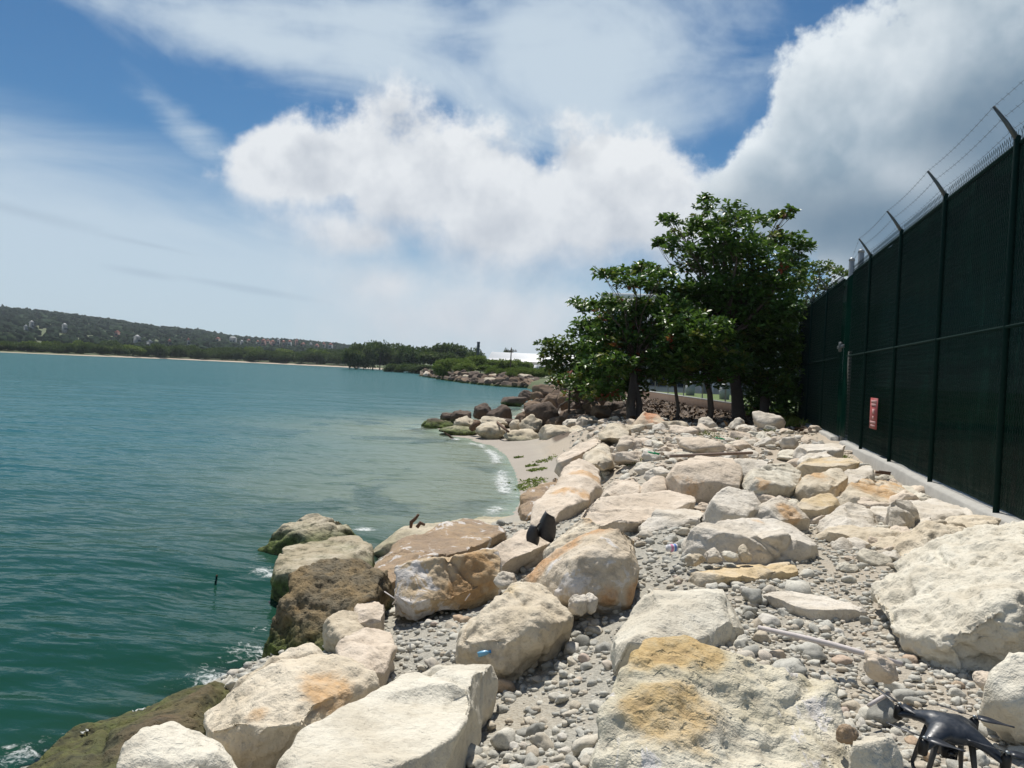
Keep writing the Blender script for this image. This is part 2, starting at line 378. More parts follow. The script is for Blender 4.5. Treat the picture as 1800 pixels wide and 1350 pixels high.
def ground_mat():
    m, g, bs, out = new_mat('ground_gravel_sand_soil')
    co = g.new('ShaderNodeTexCoord').outputs['Object']
    sand = g.new('ShaderNodeAttribute', attribute_name='sand').outputs['Fac']
    soil = g.new('ShaderNodeAttribute', attribute_name='soil').outputs['Fac']
    warm = g.new('ShaderNodeAttribute', attribute_name='warm').outputs['Fac']
    n1 = g.noise(co, 1.6, 6); n2 = g.noise(co, 30, 6, 0.7); n3 = g.noise(co, 120, 4, 0.7)
    vor = g.new('ShaderNodeTexVoronoi'); g.l.new(co, vor.inputs['Vector']); vor.inputs['Scale'].default_value = 75
    c = g.mix(n2, (0.22,0.21,0.18), (0.40,0.38,0.32))
    c = g.mix(g.step(n1, 0.45, 0.65), c, (0.36,0.32,0.25))
    sep = g.new('ShaderNodeSeparateColor'); g.l.new(vor.outputs['Color'], sep.inputs[0])
    c = g.mix(g.step(sep.outputs[0], 0.0, 1.0, 0.0, 0.55), c, (0.47,0.44,0.37))
    c = g.mix(warm, c, g.mix(n2, (0.34,0.28,0.21), (0.50,0.43,0.34)))
    c = g.mix(sand, c, g.mix(n1, (0.30,0.265,0.22), (0.37,0.325,0.275)))
    c = g.mix(soil, c, g.mix(n2, (0.06,0.042,0.028), (0.17,0.12,0.08)))  # brown soil, darkened so its colour also carries the tree shade
    c = g.mix(g.new('ShaderNodeAttribute', attribute_name='weed').outputs['Fac'], c, g.mix(n1, (0.02,0.035,0.015), (0.09,0.09,0.05)))
    g.l.new(c, bs.inputs['Base Color'])
    bs.inputs['Roughness'].default_value = 0.9
    h = g.math('ADD', g.math('MULTIPLY', n2, 0.8), g.math('MULTIPLY', vor.outputs['Distance'], g.math('SUBTRACT', 0.8, sand)))
    h = g.math('ADD', h, g.math('MULTIPLY', n3, 0.2))
    bump(g, bs, h, 0.8, 0.012)
    return m
def build_ground():
    xs = np.concatenate([np.linspace(-60, -14, 24), np.linspace(-13.8, -5, 80), np.linspace(-4.93, 2.6, 150), np.linspace(2.75, 14, 40)])
    ys = np.concatenate([np.linspace(-6, 0.8, 20), np.linspace(0.9, 9, 170), np.linspace(9.1, 24, 160), np.linspace(24.3, 50, 70)])
    X, Y = np.meshgrid(xs, ys)
    Z = ground_h(X, Y)
    t = (X-shore_x(Y))/(bank_x(Y)-shore_x(Y))
    p = np.stack([X.ravel(), Y.ravel(), np.zeros(X.size)], -1)
    nz = fbm(p*0.9, 3).reshape(X.shape)
    sand = np.clip((Y-9.3)/0.8, 0, 1)*np.clip((0.50-t+0.15*nz)/0.2, 0, 1)
    sand = np.maximum(sand, np.clip((-0.05-t)/0.1, 0, 1)*np.clip((Y-7.0)/2.0, 0, 1))
    weed = np.clip((0.02-t)/0.05, 0, 1)*(1-sand)
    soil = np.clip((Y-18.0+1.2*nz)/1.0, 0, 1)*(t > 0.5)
    warm = np.maximum(np.clip((Y-8.5)/4, 0, 1), 0.6*np.clip((X-0.2)/0.8, 0, 1))*(1-soil)*(1-sand)
    nx, ny = len(xs), len(ys); i = np.arange(ny-1)[:, None]*nx + np.arange(nx-1)[None]
    F = np.stack([i, i+1, i+nx+1, i+nx], -1).reshape(-1, 4)
    me = make_mesh('ground', np.stack([X, Y, Z], -1).reshape(-1, 3), F, ground_mat(), True,
                   {'sand': sand.ravel(), 'soil': soil.ravel(), 'warm': warm.ravel(), 'weed': weed.ravel()})
    tag(link('ground', me), 'pebbly embankment sloping to a small sandy beach', kind='structure')
build_ground()

# far land: shoreline seen across the bay, as bearing and distance from the camera
SHORE = [(-900,600),(-300,604.5),(0,619.3),(150,625.6),(300,631.4),(450,638.2),(600,645.4),(700,651.2),(738,654.6)]
BREAK = [(742,661.5),(785,668.5),(819,673.5),(885,680),(925,682)]
def shore_table():
    A, Rr = [], []
    for px, py in SHORE + BREAK:
        if px < 0: A.append(ang(px)); Rr.append(330.0); continue
        q = atz(px, py, WATER); A.append(math.atan2(q.x, q.y)); Rr.append(math.hypot(q.x, q.y))
    for px, r in ((945, 80), (960, 60), (985, 49), (1100, 48), (1800, 47)): A.append(ang(px)); Rr.append(r)
    A.insert(0, -2.2); Rr.insert(0, 420.0); A.append(1.6); Rr.append(15.0); A.append(2.4); Rr.append(15.0)
    return np.array(A), np.array(Rr)
SA, SR = shore_table()
def shore_r(a): return np.interp(a, SA, SR)
# skyline of the wooded hill (px, py)
SKY = [(-1500,560),(-600,528),(-300,534),(0,547),(60,552),(130,560),(200,569),(240,575),(280,580),(310,582.5),(350,586),(400,595),(440,599),(520,603),(590,609),(650,616),(720,630),(900,650)]
HA = np.array([ang(p[0]) for p in SKY]); HE = np.array([azel(*p)[1] for p in SKY]); 
def hill_h(a, r):
    top = np.tan(np.maximum(np.interp(a, HA, HE, left=0.02, right=0.0), 0))*1500
    s = np.clip((r-430)/1070, 0, 1); s = s*s*(3-2*s)
    back = np.clip((r-1500)/900, 0, 1)
    return top*s*(1-0.5*back)
def land_h(a, r):
    d = r - shore_r(a)
    z = np.interp(d, [-3, 0, 3, 9, 30, 120, 600], [-1.6, -1.02, -0.55, -0.15, 0.25, 0.8, 2.0])
    return z + hill_h(a, r)
def far_mat():
    m, g, bs, out = new_mat('far_shore_grass_and_sand')
    co = g.new('ShaderNodeTexCoord').outputs['Object']
    b = g.new('ShaderNodeAttribute', attribute_name='beach').outputs['Fac']
    n = g.noise(co, 0.06, 8, 0.65); n2 = g.noise(co, 0.9, 6, 0.7)
    c = g.mix(n, (0.04,0.07,0.02), (0.10,0.12,0.04))
    c = g.mix(g.step(n2, 0.5, 0.7), c, (0.15,0.12,0.07))
    c = g.mix(b, c, g.mix(n2, (0.38,0.30,0.22), (0.52,0.43,0.34)))
    g.l.new(c, bs.inputs['Base Color']); bs.inputs['Roughness'].default_value = 0.95
    return m
def build_far_land():
    a = np.concatenate([np.linspace(-2.2, -0.95, 40), np.linspace(-0.94, -0.15, 420), np.linspace(-0.145, 2.4, 90)])
    rows = [-3, 0, 1.5, 3, 6, 9, 15, 30, 60, 120, 250, 500, 900, 1500, 3000, 8000, 25000]
    A = np.repeat(a[None], len(rows), 0); Rr = shore_r(A) + np.array(rows)[:, None]
    Z = land_h(A, Rr) - 0.06*(np.array(rows)[:, None] >= 3)
    Z[-1] = -5
    rr = np.array(rows)[:, None]*np.ones_like(A)
    width = np.interp(A, [ang(-300), ang(120), ang(300), ang(735), ang(742)], [1.0, 3.0, 6.0, 6.0, 0.0])
    beach = np.clip((width - rr)/2.0, 0, 1)*(rr >= -3)
    n, k = len(a), len(rows); i = np.arange(k-1)[:, None]*n + np.arange(n-1)[None]
    F = np.stack([i, i+n, i+n+1, i+1], -1).reshape(-1, 4)
    V = np.stack([Rr*np.sin(A), Rr*np.cos(A), Z], -1).reshape(-1, 3)
    me = make_mesh('far_shore', V, F[:, ::-1], far_mat(), True, {'beach': beach.ravel()})
    tag(link('far_shore', me), 'low land across the bay with a thin sandy beach', kind='structure')
build_far_land()

def build_hill():
    a = np.linspace(-1.9, -0.2, 620); r = np.concatenate([np.linspace(440, 1500, 60), [1700, 2000, 2400]])
    A, Rr = np.meshgrid(a, r); X, Y = Rr*np.sin(A), Rr*np.cos(A)
    p = np.stack([X.ravel(), Y.ravel(), np.zeros(X.size)], -1)
    H = hill_h(A, Rr)
    amp = np.clip(H/14, 0.06, 1)
    Z = H + amp*((np.abs(fbm(p/26, 3))*9 + fbm(p/9, 2)*2.2).reshape(X.shape) - 3.0) + 1.6
    n, k = len(a), len(r); i = np.arange(k-1)[:, None]*n + np.arange(n-1)[None]
    F = np.stack([i, i+1, i+n+1, i+n], -1).reshape(-1, 4)
    m, g, bs, out = new_mat('hillside_canopy')
    co = g.new('ShaderNodeTexCoord').outputs['Object']
    c = g.mix(g.noise(co, 0.03, 8, 0.7), (0.014,0.030,0.014), (0.036,0.062,0.026))
    c = g.mix(g.step(g.noise(co, 0.011, 4), 0.55, 0.72), c, (0.05,0.07,0.035))
    g.l.new(c, bs.inputs['Base Color']); bs.inputs['Roughness'].default_value = 1.0; bs.inputs['Specular IOR Level'].default_value = 0.1
    bump(g, bs, g.noise(co, 0.25, 6, 0.7), 1.0, 4.0)
    me = make_mesh('hill', np.stack([X, Y, Z], -1).reshape(-1, 3), F, m, True)
    tag(link('hill', me), 'long wooded hill sloping down behind the bay', kind='structure')
build_hill()

# ------------------------------------------------------------------ the sea
FOAM = [(460,1005,.22,.9),(478,1012,.2,.9),(640,935,.25,1.0),
        (445,1150,.35,.75),(455,1110,.25,.6),(380,1195,.35,.8),(410,1185,.25,.6),(30,1330,.3,.7),(450,985,.2,.5),(395,1170,.2,.5),(120,1300,.2,.5),(100,1290,.2,.4)]
def water_mat():
    m, g, bs, out = new_mat('sea_water')
    co = g.new('ShaderNodeTexCoord').outputs['Object']
    dep = g.new('ShaderNodeAttribute', attribute_name='depth').outputs['Fac']
    foam = g.new('ShaderNodeAttribute', attribute_name='foam').outputs['Fac']
    far = g.new('ShaderNodeAttribute', attribute_name='far').outputs['Fac']
    n1 = g.noise(co, 0.12, 5, 0.6, 0.5); n2 = g.noise(co, 0.45, 5, 0.6)
    body = g.mix(n1, (0.021, 0.088, 0.094), (0.030, 0.115, 0.124))
    body = g.mix(far, g.mix(n2, (0.005, 0.038, 0.024), (0.011, 0.058, 0.040)), body)
    turb = g.math('SUBTRACT', 1.0, g.math('POWER', 2.718, g.math('MULTIPLY', dep, -1.5)))
    grass = g.step(g.noise(co, 0.34, 5, 0.6, 0.6), 0.50, 0.60)
    bed = g.mix(grass, g.mix(n2, (0.20, 0.235, 0.165), (0.25, 0.275, 0.20)), (0.085, 0.115, 0.085))
    bed = g.mix(g.step(far, 0.04, 0.34), (0.014, 0.045, 0.026), bed)
    body = g.mix(turb, bed, body)
    turb = g.math('SUBTRACT', 1.0, g.math('POWER', 2.718, g.math('MULTIPLY', dep, -11.0)))
    turb = g.math('MAXIMUM', turb, 0.06)
    dif = g.new('ShaderNodeBsdfDiffuse'); g.l.new(body, dif.inputs[0])
    tra = g.new('ShaderNodeBsdfTransparent'); tra.inputs[0].default_value = (0.78, 0.93, 0.86, 1)
    mx = g.new('ShaderNodeMixShader'); g.l.new(turb, mx.inputs[0]); g.l.new(tra.outputs[0], mx.inputs[1]); g.l.new(dif.outputs[0], mx.inputs[2])
    # ripples: crests run roughly along the shore-parallel wind waves
    w = g.mapping(co, rot=(0, 0, R_(-16)), scale=(0.7, 1.4, 1))
    h = g.math('ADD', g.math('MULTIPLY', g.noise(w, 2.4, 2, 0.5, 0.3), 1.0), g.math('MULTIPLY', g.noise(w, 6.5, 3, 0.5, 0.2), 0.22))
    h = g.math('ADD', h, g.math('MULTIPLY', g.noise(w, 0.5, 3, 0.5), g.math('MULTIPLY', far, 3.0)))
    bp = g.new('ShaderNodeBump'); bp.inputs['Strength'].default_value = 0.55; bp.inputs['Distance'].default_value = 0.10; g.l.new(h, bp.inputs['Height'])
    gl = g.new('ShaderNodeBsdfGlossy'); gl.inputs['Roughness'].default_value = 0.10; g.l.new(bp.outputs[0], gl.inputs['Normal'])
    gl.inputs[0].default_value = (0.9, 0.95, 1, 1)
    fr = g.new('ShaderNodeFresnel'); fr.inputs[0].default_value = 1.33; g.l.new(bp.outputs[0], fr.inputs['Normal'])
    fac = g.math('MINIMUM', g.math('MULTIPLY', fr.outputs[0], 0.62), 0.26)
    mx2 = g.new('ShaderNodeMixShader'); g.l.new(fac, mx2.inputs[0]); g.l.new(mx.outputs[0], mx2.inputs[1]); g.l.new(gl.outputs[0], mx2.inputs[2])
    fn = g.noise(g.mapping(co, scale=(1, 1.3, 1)), 12.0, 6, 0.72, 1.2); fn2 = g.noise(co, 40, 4, 0.6)
    ff = g.step(g.math('ADD', g.math('MULTIPLY', g.math('ADD', fn, g.math('MULTIPLY', fn2, 0.25)), 0.9), g.math('MULTIPLY', foam, 0.48)), 0.84, 1.08)
    ff = g.math('MULTIPLY', g.math('MULTIPLY', ff, 0.8), g.step(foam, 0.02, 0.3))
    wf = g.new('ShaderNodeBsdfDiffuse'); wf.inputs[0].default_value = (0.66, 0.68, 0.67, 1)
    mx3 = g.new('ShaderNodeMixShader'); g.l.new(ff, mx3.inputs[0]); g.l.new(mx2.outputs[0], mx3.inputs[1]); g.l.new(wf.outputs[0], mx3.inputs[2])
    g.n.remove(bs); g.l.new(mx3.outputs[0], out.inputs[0])
    return m
def build_sea():
    a = np.concatenate([np.linspace(-2.3, -0.95, 50), np.linspace(-0.945, 0.0, 330), np.linspace(0.05, 2.4, 20)])
    r = np.concatenate([[0.3, 1.2, 2.0], np.geomspace(2.4, 60, 330), np.geomspace(63, 420, 60), [700, 1500, 5000, 15000, 40000]])
    A, Rr = np.meshgrid(a, r); X, Y = Rr*np.sin(A), Rr*np.cos(A)
    ca, sa = math.cos(R_(22)), math.sin(R_(22))
    U, Vv = X*ca + Y*sa, -X*sa + Y*ca            # along / across the crests
    def P(s, k): return np.stack([(U*s*0.5).ravel(), (Vv*s*1.25).ravel(), np.full(X.size, k)], -1)
    w = 0.060*fbm(P(0.6, 1.1), 2) + 0.034*(ridged(P(1.25, 4.4), 2)-0.6) + 0.020*fbm(P(2.6, 7.9), 2)
    w = w.reshape(X.shape)
    fade = np.clip(1.25-Rr/70, 0, 1)
    gh = ground_h(X, np.clip(Y, -6, 49), False)
    dep = np.clip(WATER - gh, 0, 4)
    d_far = np.clip((shore_r(A)-Rr)*0.05, 0, 4)
    wf = np.clip((Rr-40)/25, 0, 1); dep = dep*(1-wf) + np.clip(d_far, 2.6, 4)*wf
    calm = np.clip(dep/0.45, 0.02, 1)
    Z = WATER + w*fade*calm
    foam = np.zeros_like(X)
    for px, py, rad, amt in FOAM:
        q = atz(px, py, WATER)
        foam = np.maximum(foam, amt*np.clip(1.2-np.hypot(X-q.x, Y-q.y)/rad, 0, 1))
    along = fbm(np.stack([X.ravel()*0.8, Y.ravel()*0.8, np.full(X.size, 2.2)], -1), 2).reshape(X.shape)
    edge = np.clip(1-np.abs(dep-0.035)/0.05, 0, 1)*np.clip(0.75+1.6*along, 0, 1.15)*(Y > 9.8)*(Y < 21.5)*(gh < -0.9)
    foam = np.maximum(foam, 0.85*edge)
    far = np.clip((Rr-5)/16, 0, 1)
    far = far*far*(3-2*far)
    n, k = len(a), len(r); i = np.arange(k-1)[:, None]*n + np.arange(n-1)[None]
    F = np.stack([i, i+n, i+n+1, i+1], -1).reshape(-1, 4)[:, ::-1]
    keep = ~((X.ravel()[F] > 3).all(1) & (Rr.ravel()[F] < 45).all(1))
    me = make_mesh('sea', np.stack([X, Y, Z], -1).reshape(-1, 3), F[keep], water_mat(), True,
                   {'depth': dep.ravel(), 'foam': foam.ravel(), 'far': far.ravel()})
    tag(link('sea', me), 'green and turquoise sea water with small ripples', kind='structure')
build_sea()

# ------------------------------------------------------------------ boulders
ROCK_SPEC = []
def rock(label, mat, zg, thick, pts, rough=1.0, smooth=2, stains=(), vox=None, name='boulder', cat='boulder', back=0.35):
    """pts: corners that the photograph shows, (px, py, distance along the view axis in metres);
    the hull is closed with a back and a foot that the photograph hides"""
    P = [atd(*p) for p in pts]; Q = list(P)
    for p in P:
        Q.append(Vector((p.x, p.y, 0)) + VIEW*thick + Vector((0, 0, zg + back*(p.z-zg))))
        Q.append(Vector((p.x, p.y, 0)) + VIEW*(thick*0.5) + Vector((0, 0, min(zg, p.z)-0.12)))
    ROCK_SPEC.append(dict(label=label, mat=mat, pts=Q, rough=rough, smooth=smooth, vox=vox, name=name, cat=cat,
                          stains=[(atd(*s[:3]), s[3]) for s in stains]))

rock('big pitted cream boulder with yellow stains at bottom centre of the foreground', 'yellow', -.2, .35,
     [(1100,1138,2.5),(1166,1114,2.6),(1232,1111,2.62),(1283,1124,2.6),(1349,1136,2.6),(1395,1159,2.58),(1473,1184,2.5),(1493,1223,2.42),(1497,1278,2.3),(1465,1420,2.06),(1250,1440,1.98),(1050,1420,2.02),(1066,1200,2.36),(1066,1270,2.24),(1240,1260,2.18)],
     1.35, 1, [(1140,1150,2.5,.13),(1215,1270,2.2,.12),(1215,1160,2.5,.09),(1150,1240,2.2,.10)], .010)
rock('long flat cream slab slanting across the bottom of the picture', 'cream2', -.42, .12,
     [(872,1141,3.6),(860,1180,3.35),(822,1235,2.95),(785,1283,2.66),(779,1306,2.58),(770,1345,2.52),(600,1420,2.22),(430,1420,2.18),(450,1350,2.38),(475,1320,2.5),(560,1262,2.75),(700,1188,3.18),(800,1156,3.45),(690,1330,2.46)],
     .5, 2, [(800,1270,2.66,.06)], .011)
rock('large cream boulder with a hollow, above the water at lower left', 'cream', -.75, .5,
     [(342,1258,2.95),(373,1231,3.05),(420,1188,3.2),(467,1157,3.3),(517,1136,3.38),(564,1128,3.4),(600,1138,3.38),(635,1157,3.3),(664,1180,3.2),(669,1202,3.1),(622,1237,2.88),(560,1262,2.72),(480,1262,2.68),(420,1292,2.7),(385,1300,2.8),(400,1365,2.75),(520,1320,2.8),(620,1280,2.9)],
     1.2, 2, [(575,1195,2.95,.13),(450,1250,2.8,.05)], .012)
rock('rounded cream boulder cut off at the bottom left corner', 'cream2', -.6, .25,
     [(190,1352,2.36),(225,1320,2.45),(268,1276,2.56),(300,1258,2.6),(322,1254,2.6),(360,1268,2.58),(382,1310,2.5),(397,1350,2.42),(400,1430,2.2),(300,1450,2.05),(170,1430,2.1)],
     .9, 4, vox=.011)
rock('wet brown rock with white scraps, half in the water at the bottom left', 'slime', -1.1, .4,
     [(25,1342,3.75),(90,1300,3.95),(150,1270,4.05),(230,1217,4.2),(270,1199,4.2),(310,1186,4.15),(350,1192,4.3),(378,1201,4.4),(388,1220,4.2),(350,1300,3.6),(250,1420,3.0),(60,1420,3.25),(-60,1420,3.4),(200,1300,3.55),(300,1230,3.95)],
     1.3, 3, vox=.016)
rock('tall porous brown rock with dark green weed on its seaward face', 'porous', -1.05, .5,
     [(462,1165,5.2),(463,1120,5.25),(475,1062,5.35),(490,1030,5.4),(502,1008,5.5),(530,991,5.75),(590,985,5.9),(645,990,5.85),(692,1006,5.7),(665,1050,5.25),(612,1085,4.95),(582,1112,4.85),(560,1150,4.9),(465,1200,5.05)],
     2.0, 1, vox=.017)
rock('pale flat-topped slab with a mossy dark side at the water edge', 'algae', -1.1, .2,
     [(474,972,7.05),(478,966,7.1),(540,958,7.3),(600,944,7.6),(635,939,7.75),(656,956,7.4),(648,978,7.0),(600,992,6.7),(522,1006,6.45),(500,1036,6.3),(470,1016,6.95),(470,1050,6.8)],
     .6, 1, vox=.019)
rock('outermost pale rock with dark stripes standing in the sea', 'algae', -1.1, .3,
     [(448,960,8.2),(453,940,8.25),(480,910,8.25),(502,899,8.3),(530,895,8.35),(570,902,8.5),(606,912,8.6),(628,932,8.6),(600,950,8.1),(560,960,7.9),(500,975,7.95),(450,985,8.1)],
     1.3, 2, vox=.022)
rock('grey rock with green weed just behind the outermost sea rock', 'tan', -1.1, .3,
     [(515,900,8.9),(548,891,9.0),(590,897,9.0),(618,918,8.9),(632,945,8.8),(540,940,8.8)], .9, 2, vox=.025)
rock('flat low yellowish rock washed by shallow water, behind the brown slab', 'tan', -1.1, .6,
     [(655,945,8.2),(690,925,8.6),(760,912,9.1),(830,905,9.5),(880,900,9.9),(925,912,9.6),(905,925,9.0),(700,960,7.9)], .8, 3, vox=.03)
rock('broad reddish brown slab sloping to the beach water', 'brown', -.8, .3,
     [(638,1000,6.1),(650,976,6.5),(690,946,7.25),(760,924,7.9),(832,905,8.5),(862,902,8.6),(880,916,8.2),(890,935,7.6),(840,962,6.8),(740,985,6.2),(690,1012,5.8)],
     .9, 2, vox=.02)
rock('block with a brown front face and white patches among pebbles', 'chalk', -.6, .3,
     [(688,1010,5.3),(690,982,5.4),(702,974,5.45),(732,965,5.4),(800,954,5.5),(850,949,5.65),(870,957,5.6),(879,972,5.5),(876,996,5.4),(862,1012,5.35),(800,1042,5.2),(740,1056,5.12),(700,1042,5.2)],
     1.1, 2, [(830,1000,5.4,.28),(860,985,5.4,.2)], .014)
rock('pale sloping slab under the black plastic scrap', 'pink', -.5, .3,
     [(855,962,6.0),(900,938,6.4),(945,923,6.75),(966,932,6.6),(968,952,6.3),(930,968,6.05),(880,988,5.85)], .7, 2, vox=.016)
rock('lumpy beige rock right of the black plastic scrap', 'cream', -.45, .3,
     [(958,968,5.9),(964,942,6.0),(988,908,6.15),(1020,897,6.2),(1056,900,6.2),(1066,916,6.1),(1052,938,5.9),(1012,976,5.7),(970,983,5.75)],
     1.3, 2, [(1030,905,6.1,.1)], .015)
rock('wedge boulder with an orange sloping side and chalky front', 'orange', -.42, .35,
     [(1105,903,5.1),(1126,916,5.05),(1133,946,4.95),(1136,1000,4.8),(1131,1042,4.7),(1105,1063,4.6),(1060,1071,4.52),(1012,1060,4.5),(990,1045,4.52),(905,1034,4.88),(930,1012,4.9),(960,986,4.92),(1000,956,4.96),(1050,925,5.05),(1085,972,4.62),(1020,985,4.55)],
     1.0, 1, [(1050,945,5.0,.14),(1000,975,4.93,.14),(950,1008,4.9,.14),(1095,910,5.1,.10),(1120,1050,4.65,.1),(1070,1050,4.55,.07)], .013)
rock('low tan rock with a rough hollow in front of the orange wedge', 'tan', -.45, .3,
     [(803,1134,3.92),(815,1100,4.05),(850,1060,4.25),(882,1036,4.35),(920,1020,4.4),(962,1030,4.36),(1000,1060,4.2),(1006,1080,4.08),(962,1106,3.85),(900,1128,3.8),(860,1144,3.82),(905,1066,3.98)],
     1.5, 2, [(900,1040,4.3,.12)], .013)
rock('cream slab with a sharp shaded edge in the middle of the pebbles', 'cream2', -.25, .25,
     [(1082,1150,3.25),(1085,1122,3.32),(1110,1082,3.6),(1145,1040,3.95),(1190,1020,4.2),(1240,1016,4.3),(1275,1022,4.2),(1294,1044,3.95),(1312,1062,3.9),(1325,1095,3.72),(1326,1110,3.7),(1267,1053,3.72),(1217,1080,3.45),(1178,1100,3.28),(1240,1112,3.5)],
     .6, 1, vox=.012)
rock('white block with a shaded front face above the orange slab', 'white', -.25, .2,
     [(1213,965,5.3),(1215,932,5.35),(1226,918,5.4),(1250,907,5.75),(1310,906,5.9),(1370,914,5.95),(1412,925,5.9),(1436,945,5.7),(1441,957,5.55),(1400,977,5.4),(1350,984,5.3),(1290,988,5.25),(1230,980,5.25),(1300,930,5.35),(1390,942,5.42)],
     .9, 1, [(1330,915,5.8,.08)], .014)
rock('thin flat orange-topped slab lying on the pebbles', 'tan', -.2, .05,
     [(1205,1001,4.88),(1300,985,5.2),(1380,978,5.39),(1406,989,5.21),(1400,999,5.05),(1320,1011,4.8),(1250,1014,4.72),(1206,1011,4.73)],
     .35, 1, [(1260,1000,4.98,.35),(1350,988,5.25,.3)], .012, 'rock_slab', 'slab')
rock('flat slab almost buried in the gravel', 'white', -.2, .05,
     [(1340,1042,4.42),(1400,1037,4.52),(1470,1049,4.42),(1528,1072,4.18),(1440,1074,4.12),(1390,1058,4.27)], .3, 2, vox=.012, name='rock_slab', cat='slab')
rock('huge pale boulder at the right edge in front of the fence', 'cream2', -.12, .45,
     [(1594,1052,3.9),(1600,1022,4.1),(1640,985,4.35),(1700,945,4.55),(1750,922,4.65),(1800,912,4.7),(1880,906,4.7),(1950,940,4.5),(1960,1060,3.8),(1940,1150,3.3),(1796,1160,3.1),(1777,1176,3.05),(1707,1158,3.1),(1660,1138,3.25),(1656,1114,3.4),(1625,1103,3.55),(1602,1080,3.75),(1750,1050,3.42),(1860,1040,3.4)],
     1.9, 2, vox=.013, back=.5)
rock('cream boulder between the huge boulder and the fence kerb', 'cream', -.2, .3,
     [(1589,940,5.6),(1592,930,5.7),(1607,918,5.8),(1622,909,5.95),(1667,903,6.2),(1722,903,6.3),(1767,914,6.2),(1740,940,5.8),(1689,964,5.5),(1651,990,5.25),(1622,983,5.3),(1591,972,5.4),(1625,930,5.55)],
     1.4, 2, vox=.015)
rock('small white upright stone near the kerb with a dark nick', 'white', -.18, .15,
     [(1566,884,6.5),(1578,875,6.6),(1618,880,6.7),(1620,902,6.6),(1590,927,6.4),(1567,917,6.4)], .7, 1, vox=.016)
rock('flat grey-white slab beside the kerb, right of the upright stone', 'white', -.15, .2,
     [(1535,893,6.8),(1560,879,7.1),(1625,868,7.6),(1650,872,7.6),(1700,890,7.2),(1738,906,6.9),(1680,912,6.6),(1600,912,6.5)], .9, 1, vox=.02, name='rock_slab', cat='slab')
rock('broad ochre-topped slab by the kerb', 'cream', -.2, .15,
     [(1480,868,7.7),(1484,850,7.9),(1496,841,8.2),(1530,837,8.5),(1582,845,8.5),(1610,857,8.3),(1613,870,8.0),(1560,880,7.7),(1525,888,7.5),(1490,882,7.55),(1500,862,7.75)],
     .8, 2, [(1545,850,8.2,.4),(1580,860,8.0,.3)], .018)
rock('cracked tan-topped boulder beside the dark gap', 'cream', -.25, .2,
     [(1404,852,8.1),(1414,838,8.3),(1445,821,8.7),(1477,824,8.7),(1492,840,8.4),(1482,857,8.1),(1442,867,7.95),(1412,873,7.95)],
     .8, 1, [(1425,832,8.4,.22)], .02)
rock('cream block leaning beside the long block, with its right end raised', 'cream2', -.1, .2,
     [(1305,842,8.0),(1312,827,8.15),(1350,811,8.6),(1390,807,8.8),(1416,827,8.5),(1405,842,8.2),(1345,860,7.85),(1310,855,7.9)], .9, 1, [(1345,845,7.95,.12)], .019)
rock('long squared pinkish-white block on top of the embankment', 'pink', -.2, .2,
     [(1176,824,8.0),(1178,818,8.1),(1222,803,8.9),(1288,806,9.0),(1298,812,8.4),(1306,832,8.2),(1301,852,8.0),(1200,863,7.85),(1189,856,7.88),(1183,838,7.95)],
     .6, 1, [(1215,835,7.9,.2)], .019)
rock('white slab directly behind the right end of the long squared block', 'white', -.1, .3,
     [(1285,806,9.0),(1345,796,9.4),(1370,803,9.2),(1352,817,8.8),(1306,834,8.5)], .8, 1, vox=.022, name='rock_slab', cat='slab')
rock('pale upright stone with a notched top below the long squared block', 'white', -.25, .25,
     [(1249,910,6.45),(1250,884,6.55),(1262,865,6.7),(1286,851,6.85),(1298,860,6.8),(1312,863,6.8),(1331,854,6.85),(1343,876,6.7),(1336,892,6.6),(1322,912,6.45)], .8, 1, vox=.016)
rock('peaked grey stone with a rough brown belly, right of the notched stone', 'white', -.25, .25,
     [(1308,915,6.5),(1330,890,6.7),(1350,869,6.85),(1376,867,6.9),(1392,880,6.8),(1422,905,6.7),(1438,919,6.6),(1396,922,6.45),(1370,921,6.35),(1358,892,6.6)], 1.3, 1, [(1385,900,6.6,.12)], .016)
rock('small flat-topped tan stone under the cracked boulder', 'tan', -.2, .2,
     [(1404,893,7.1),(1414,876,7.3),(1440,865,7.5),(1470,869,7.5),(1481,887,7.3),(1452,896,7.05)], .8, 2, [(1450,875,7.3,.25)], .017)
rock('low grey stone in front of the ochre-topped slab', 'white', -.2, .2,
     [(1449,911,6.5),(1478,889,6.75),(1507,881,6.9),(1525,888,6.85),(1545,904,6.7),(1562,922,6.5),(1500,928,6.3)], 1.3, 2, vox=.017)
rock('low tan stone with a shaded end on the gravel, left of the cream boulder', 'tan', -.2, .15,
     [(1440,924,6.2),(1507,914,6.4),(1545,923,6.25),(1562,934,6.05),(1589,932,6.1),(1591,949,5.85),(1560,957,5.75),(1536,943,5.9),(1505,933,6.0)], 1.0, 2, vox=.016)
rock('wide cream slab behind the orange wedge, sloping to the right', 'pink', -.35, .3,
     [(1022,898,6.75),(1028,882,6.95),(1050,867,7.2),(1068,864,7.3),(1110,862,7.6),(1160,868,7.6),(1217,863,7.7),(1224,886,7.2),(1180,898,6.9),(1100,914,6.6),(1060,910,6.6)], .7, 2, vox=.018)
rock('stepped block with a flat grey front, right of the orange wedge tip', 'white', -.35, .2,
     [(1125,912,6.65),(1132,899,6.7),(1190,889,6.95),(1236,884,7.1),(1245,902,6.8),(1241,916,6.6),(1130,930,6.5)], .8, 1, vox=.017)
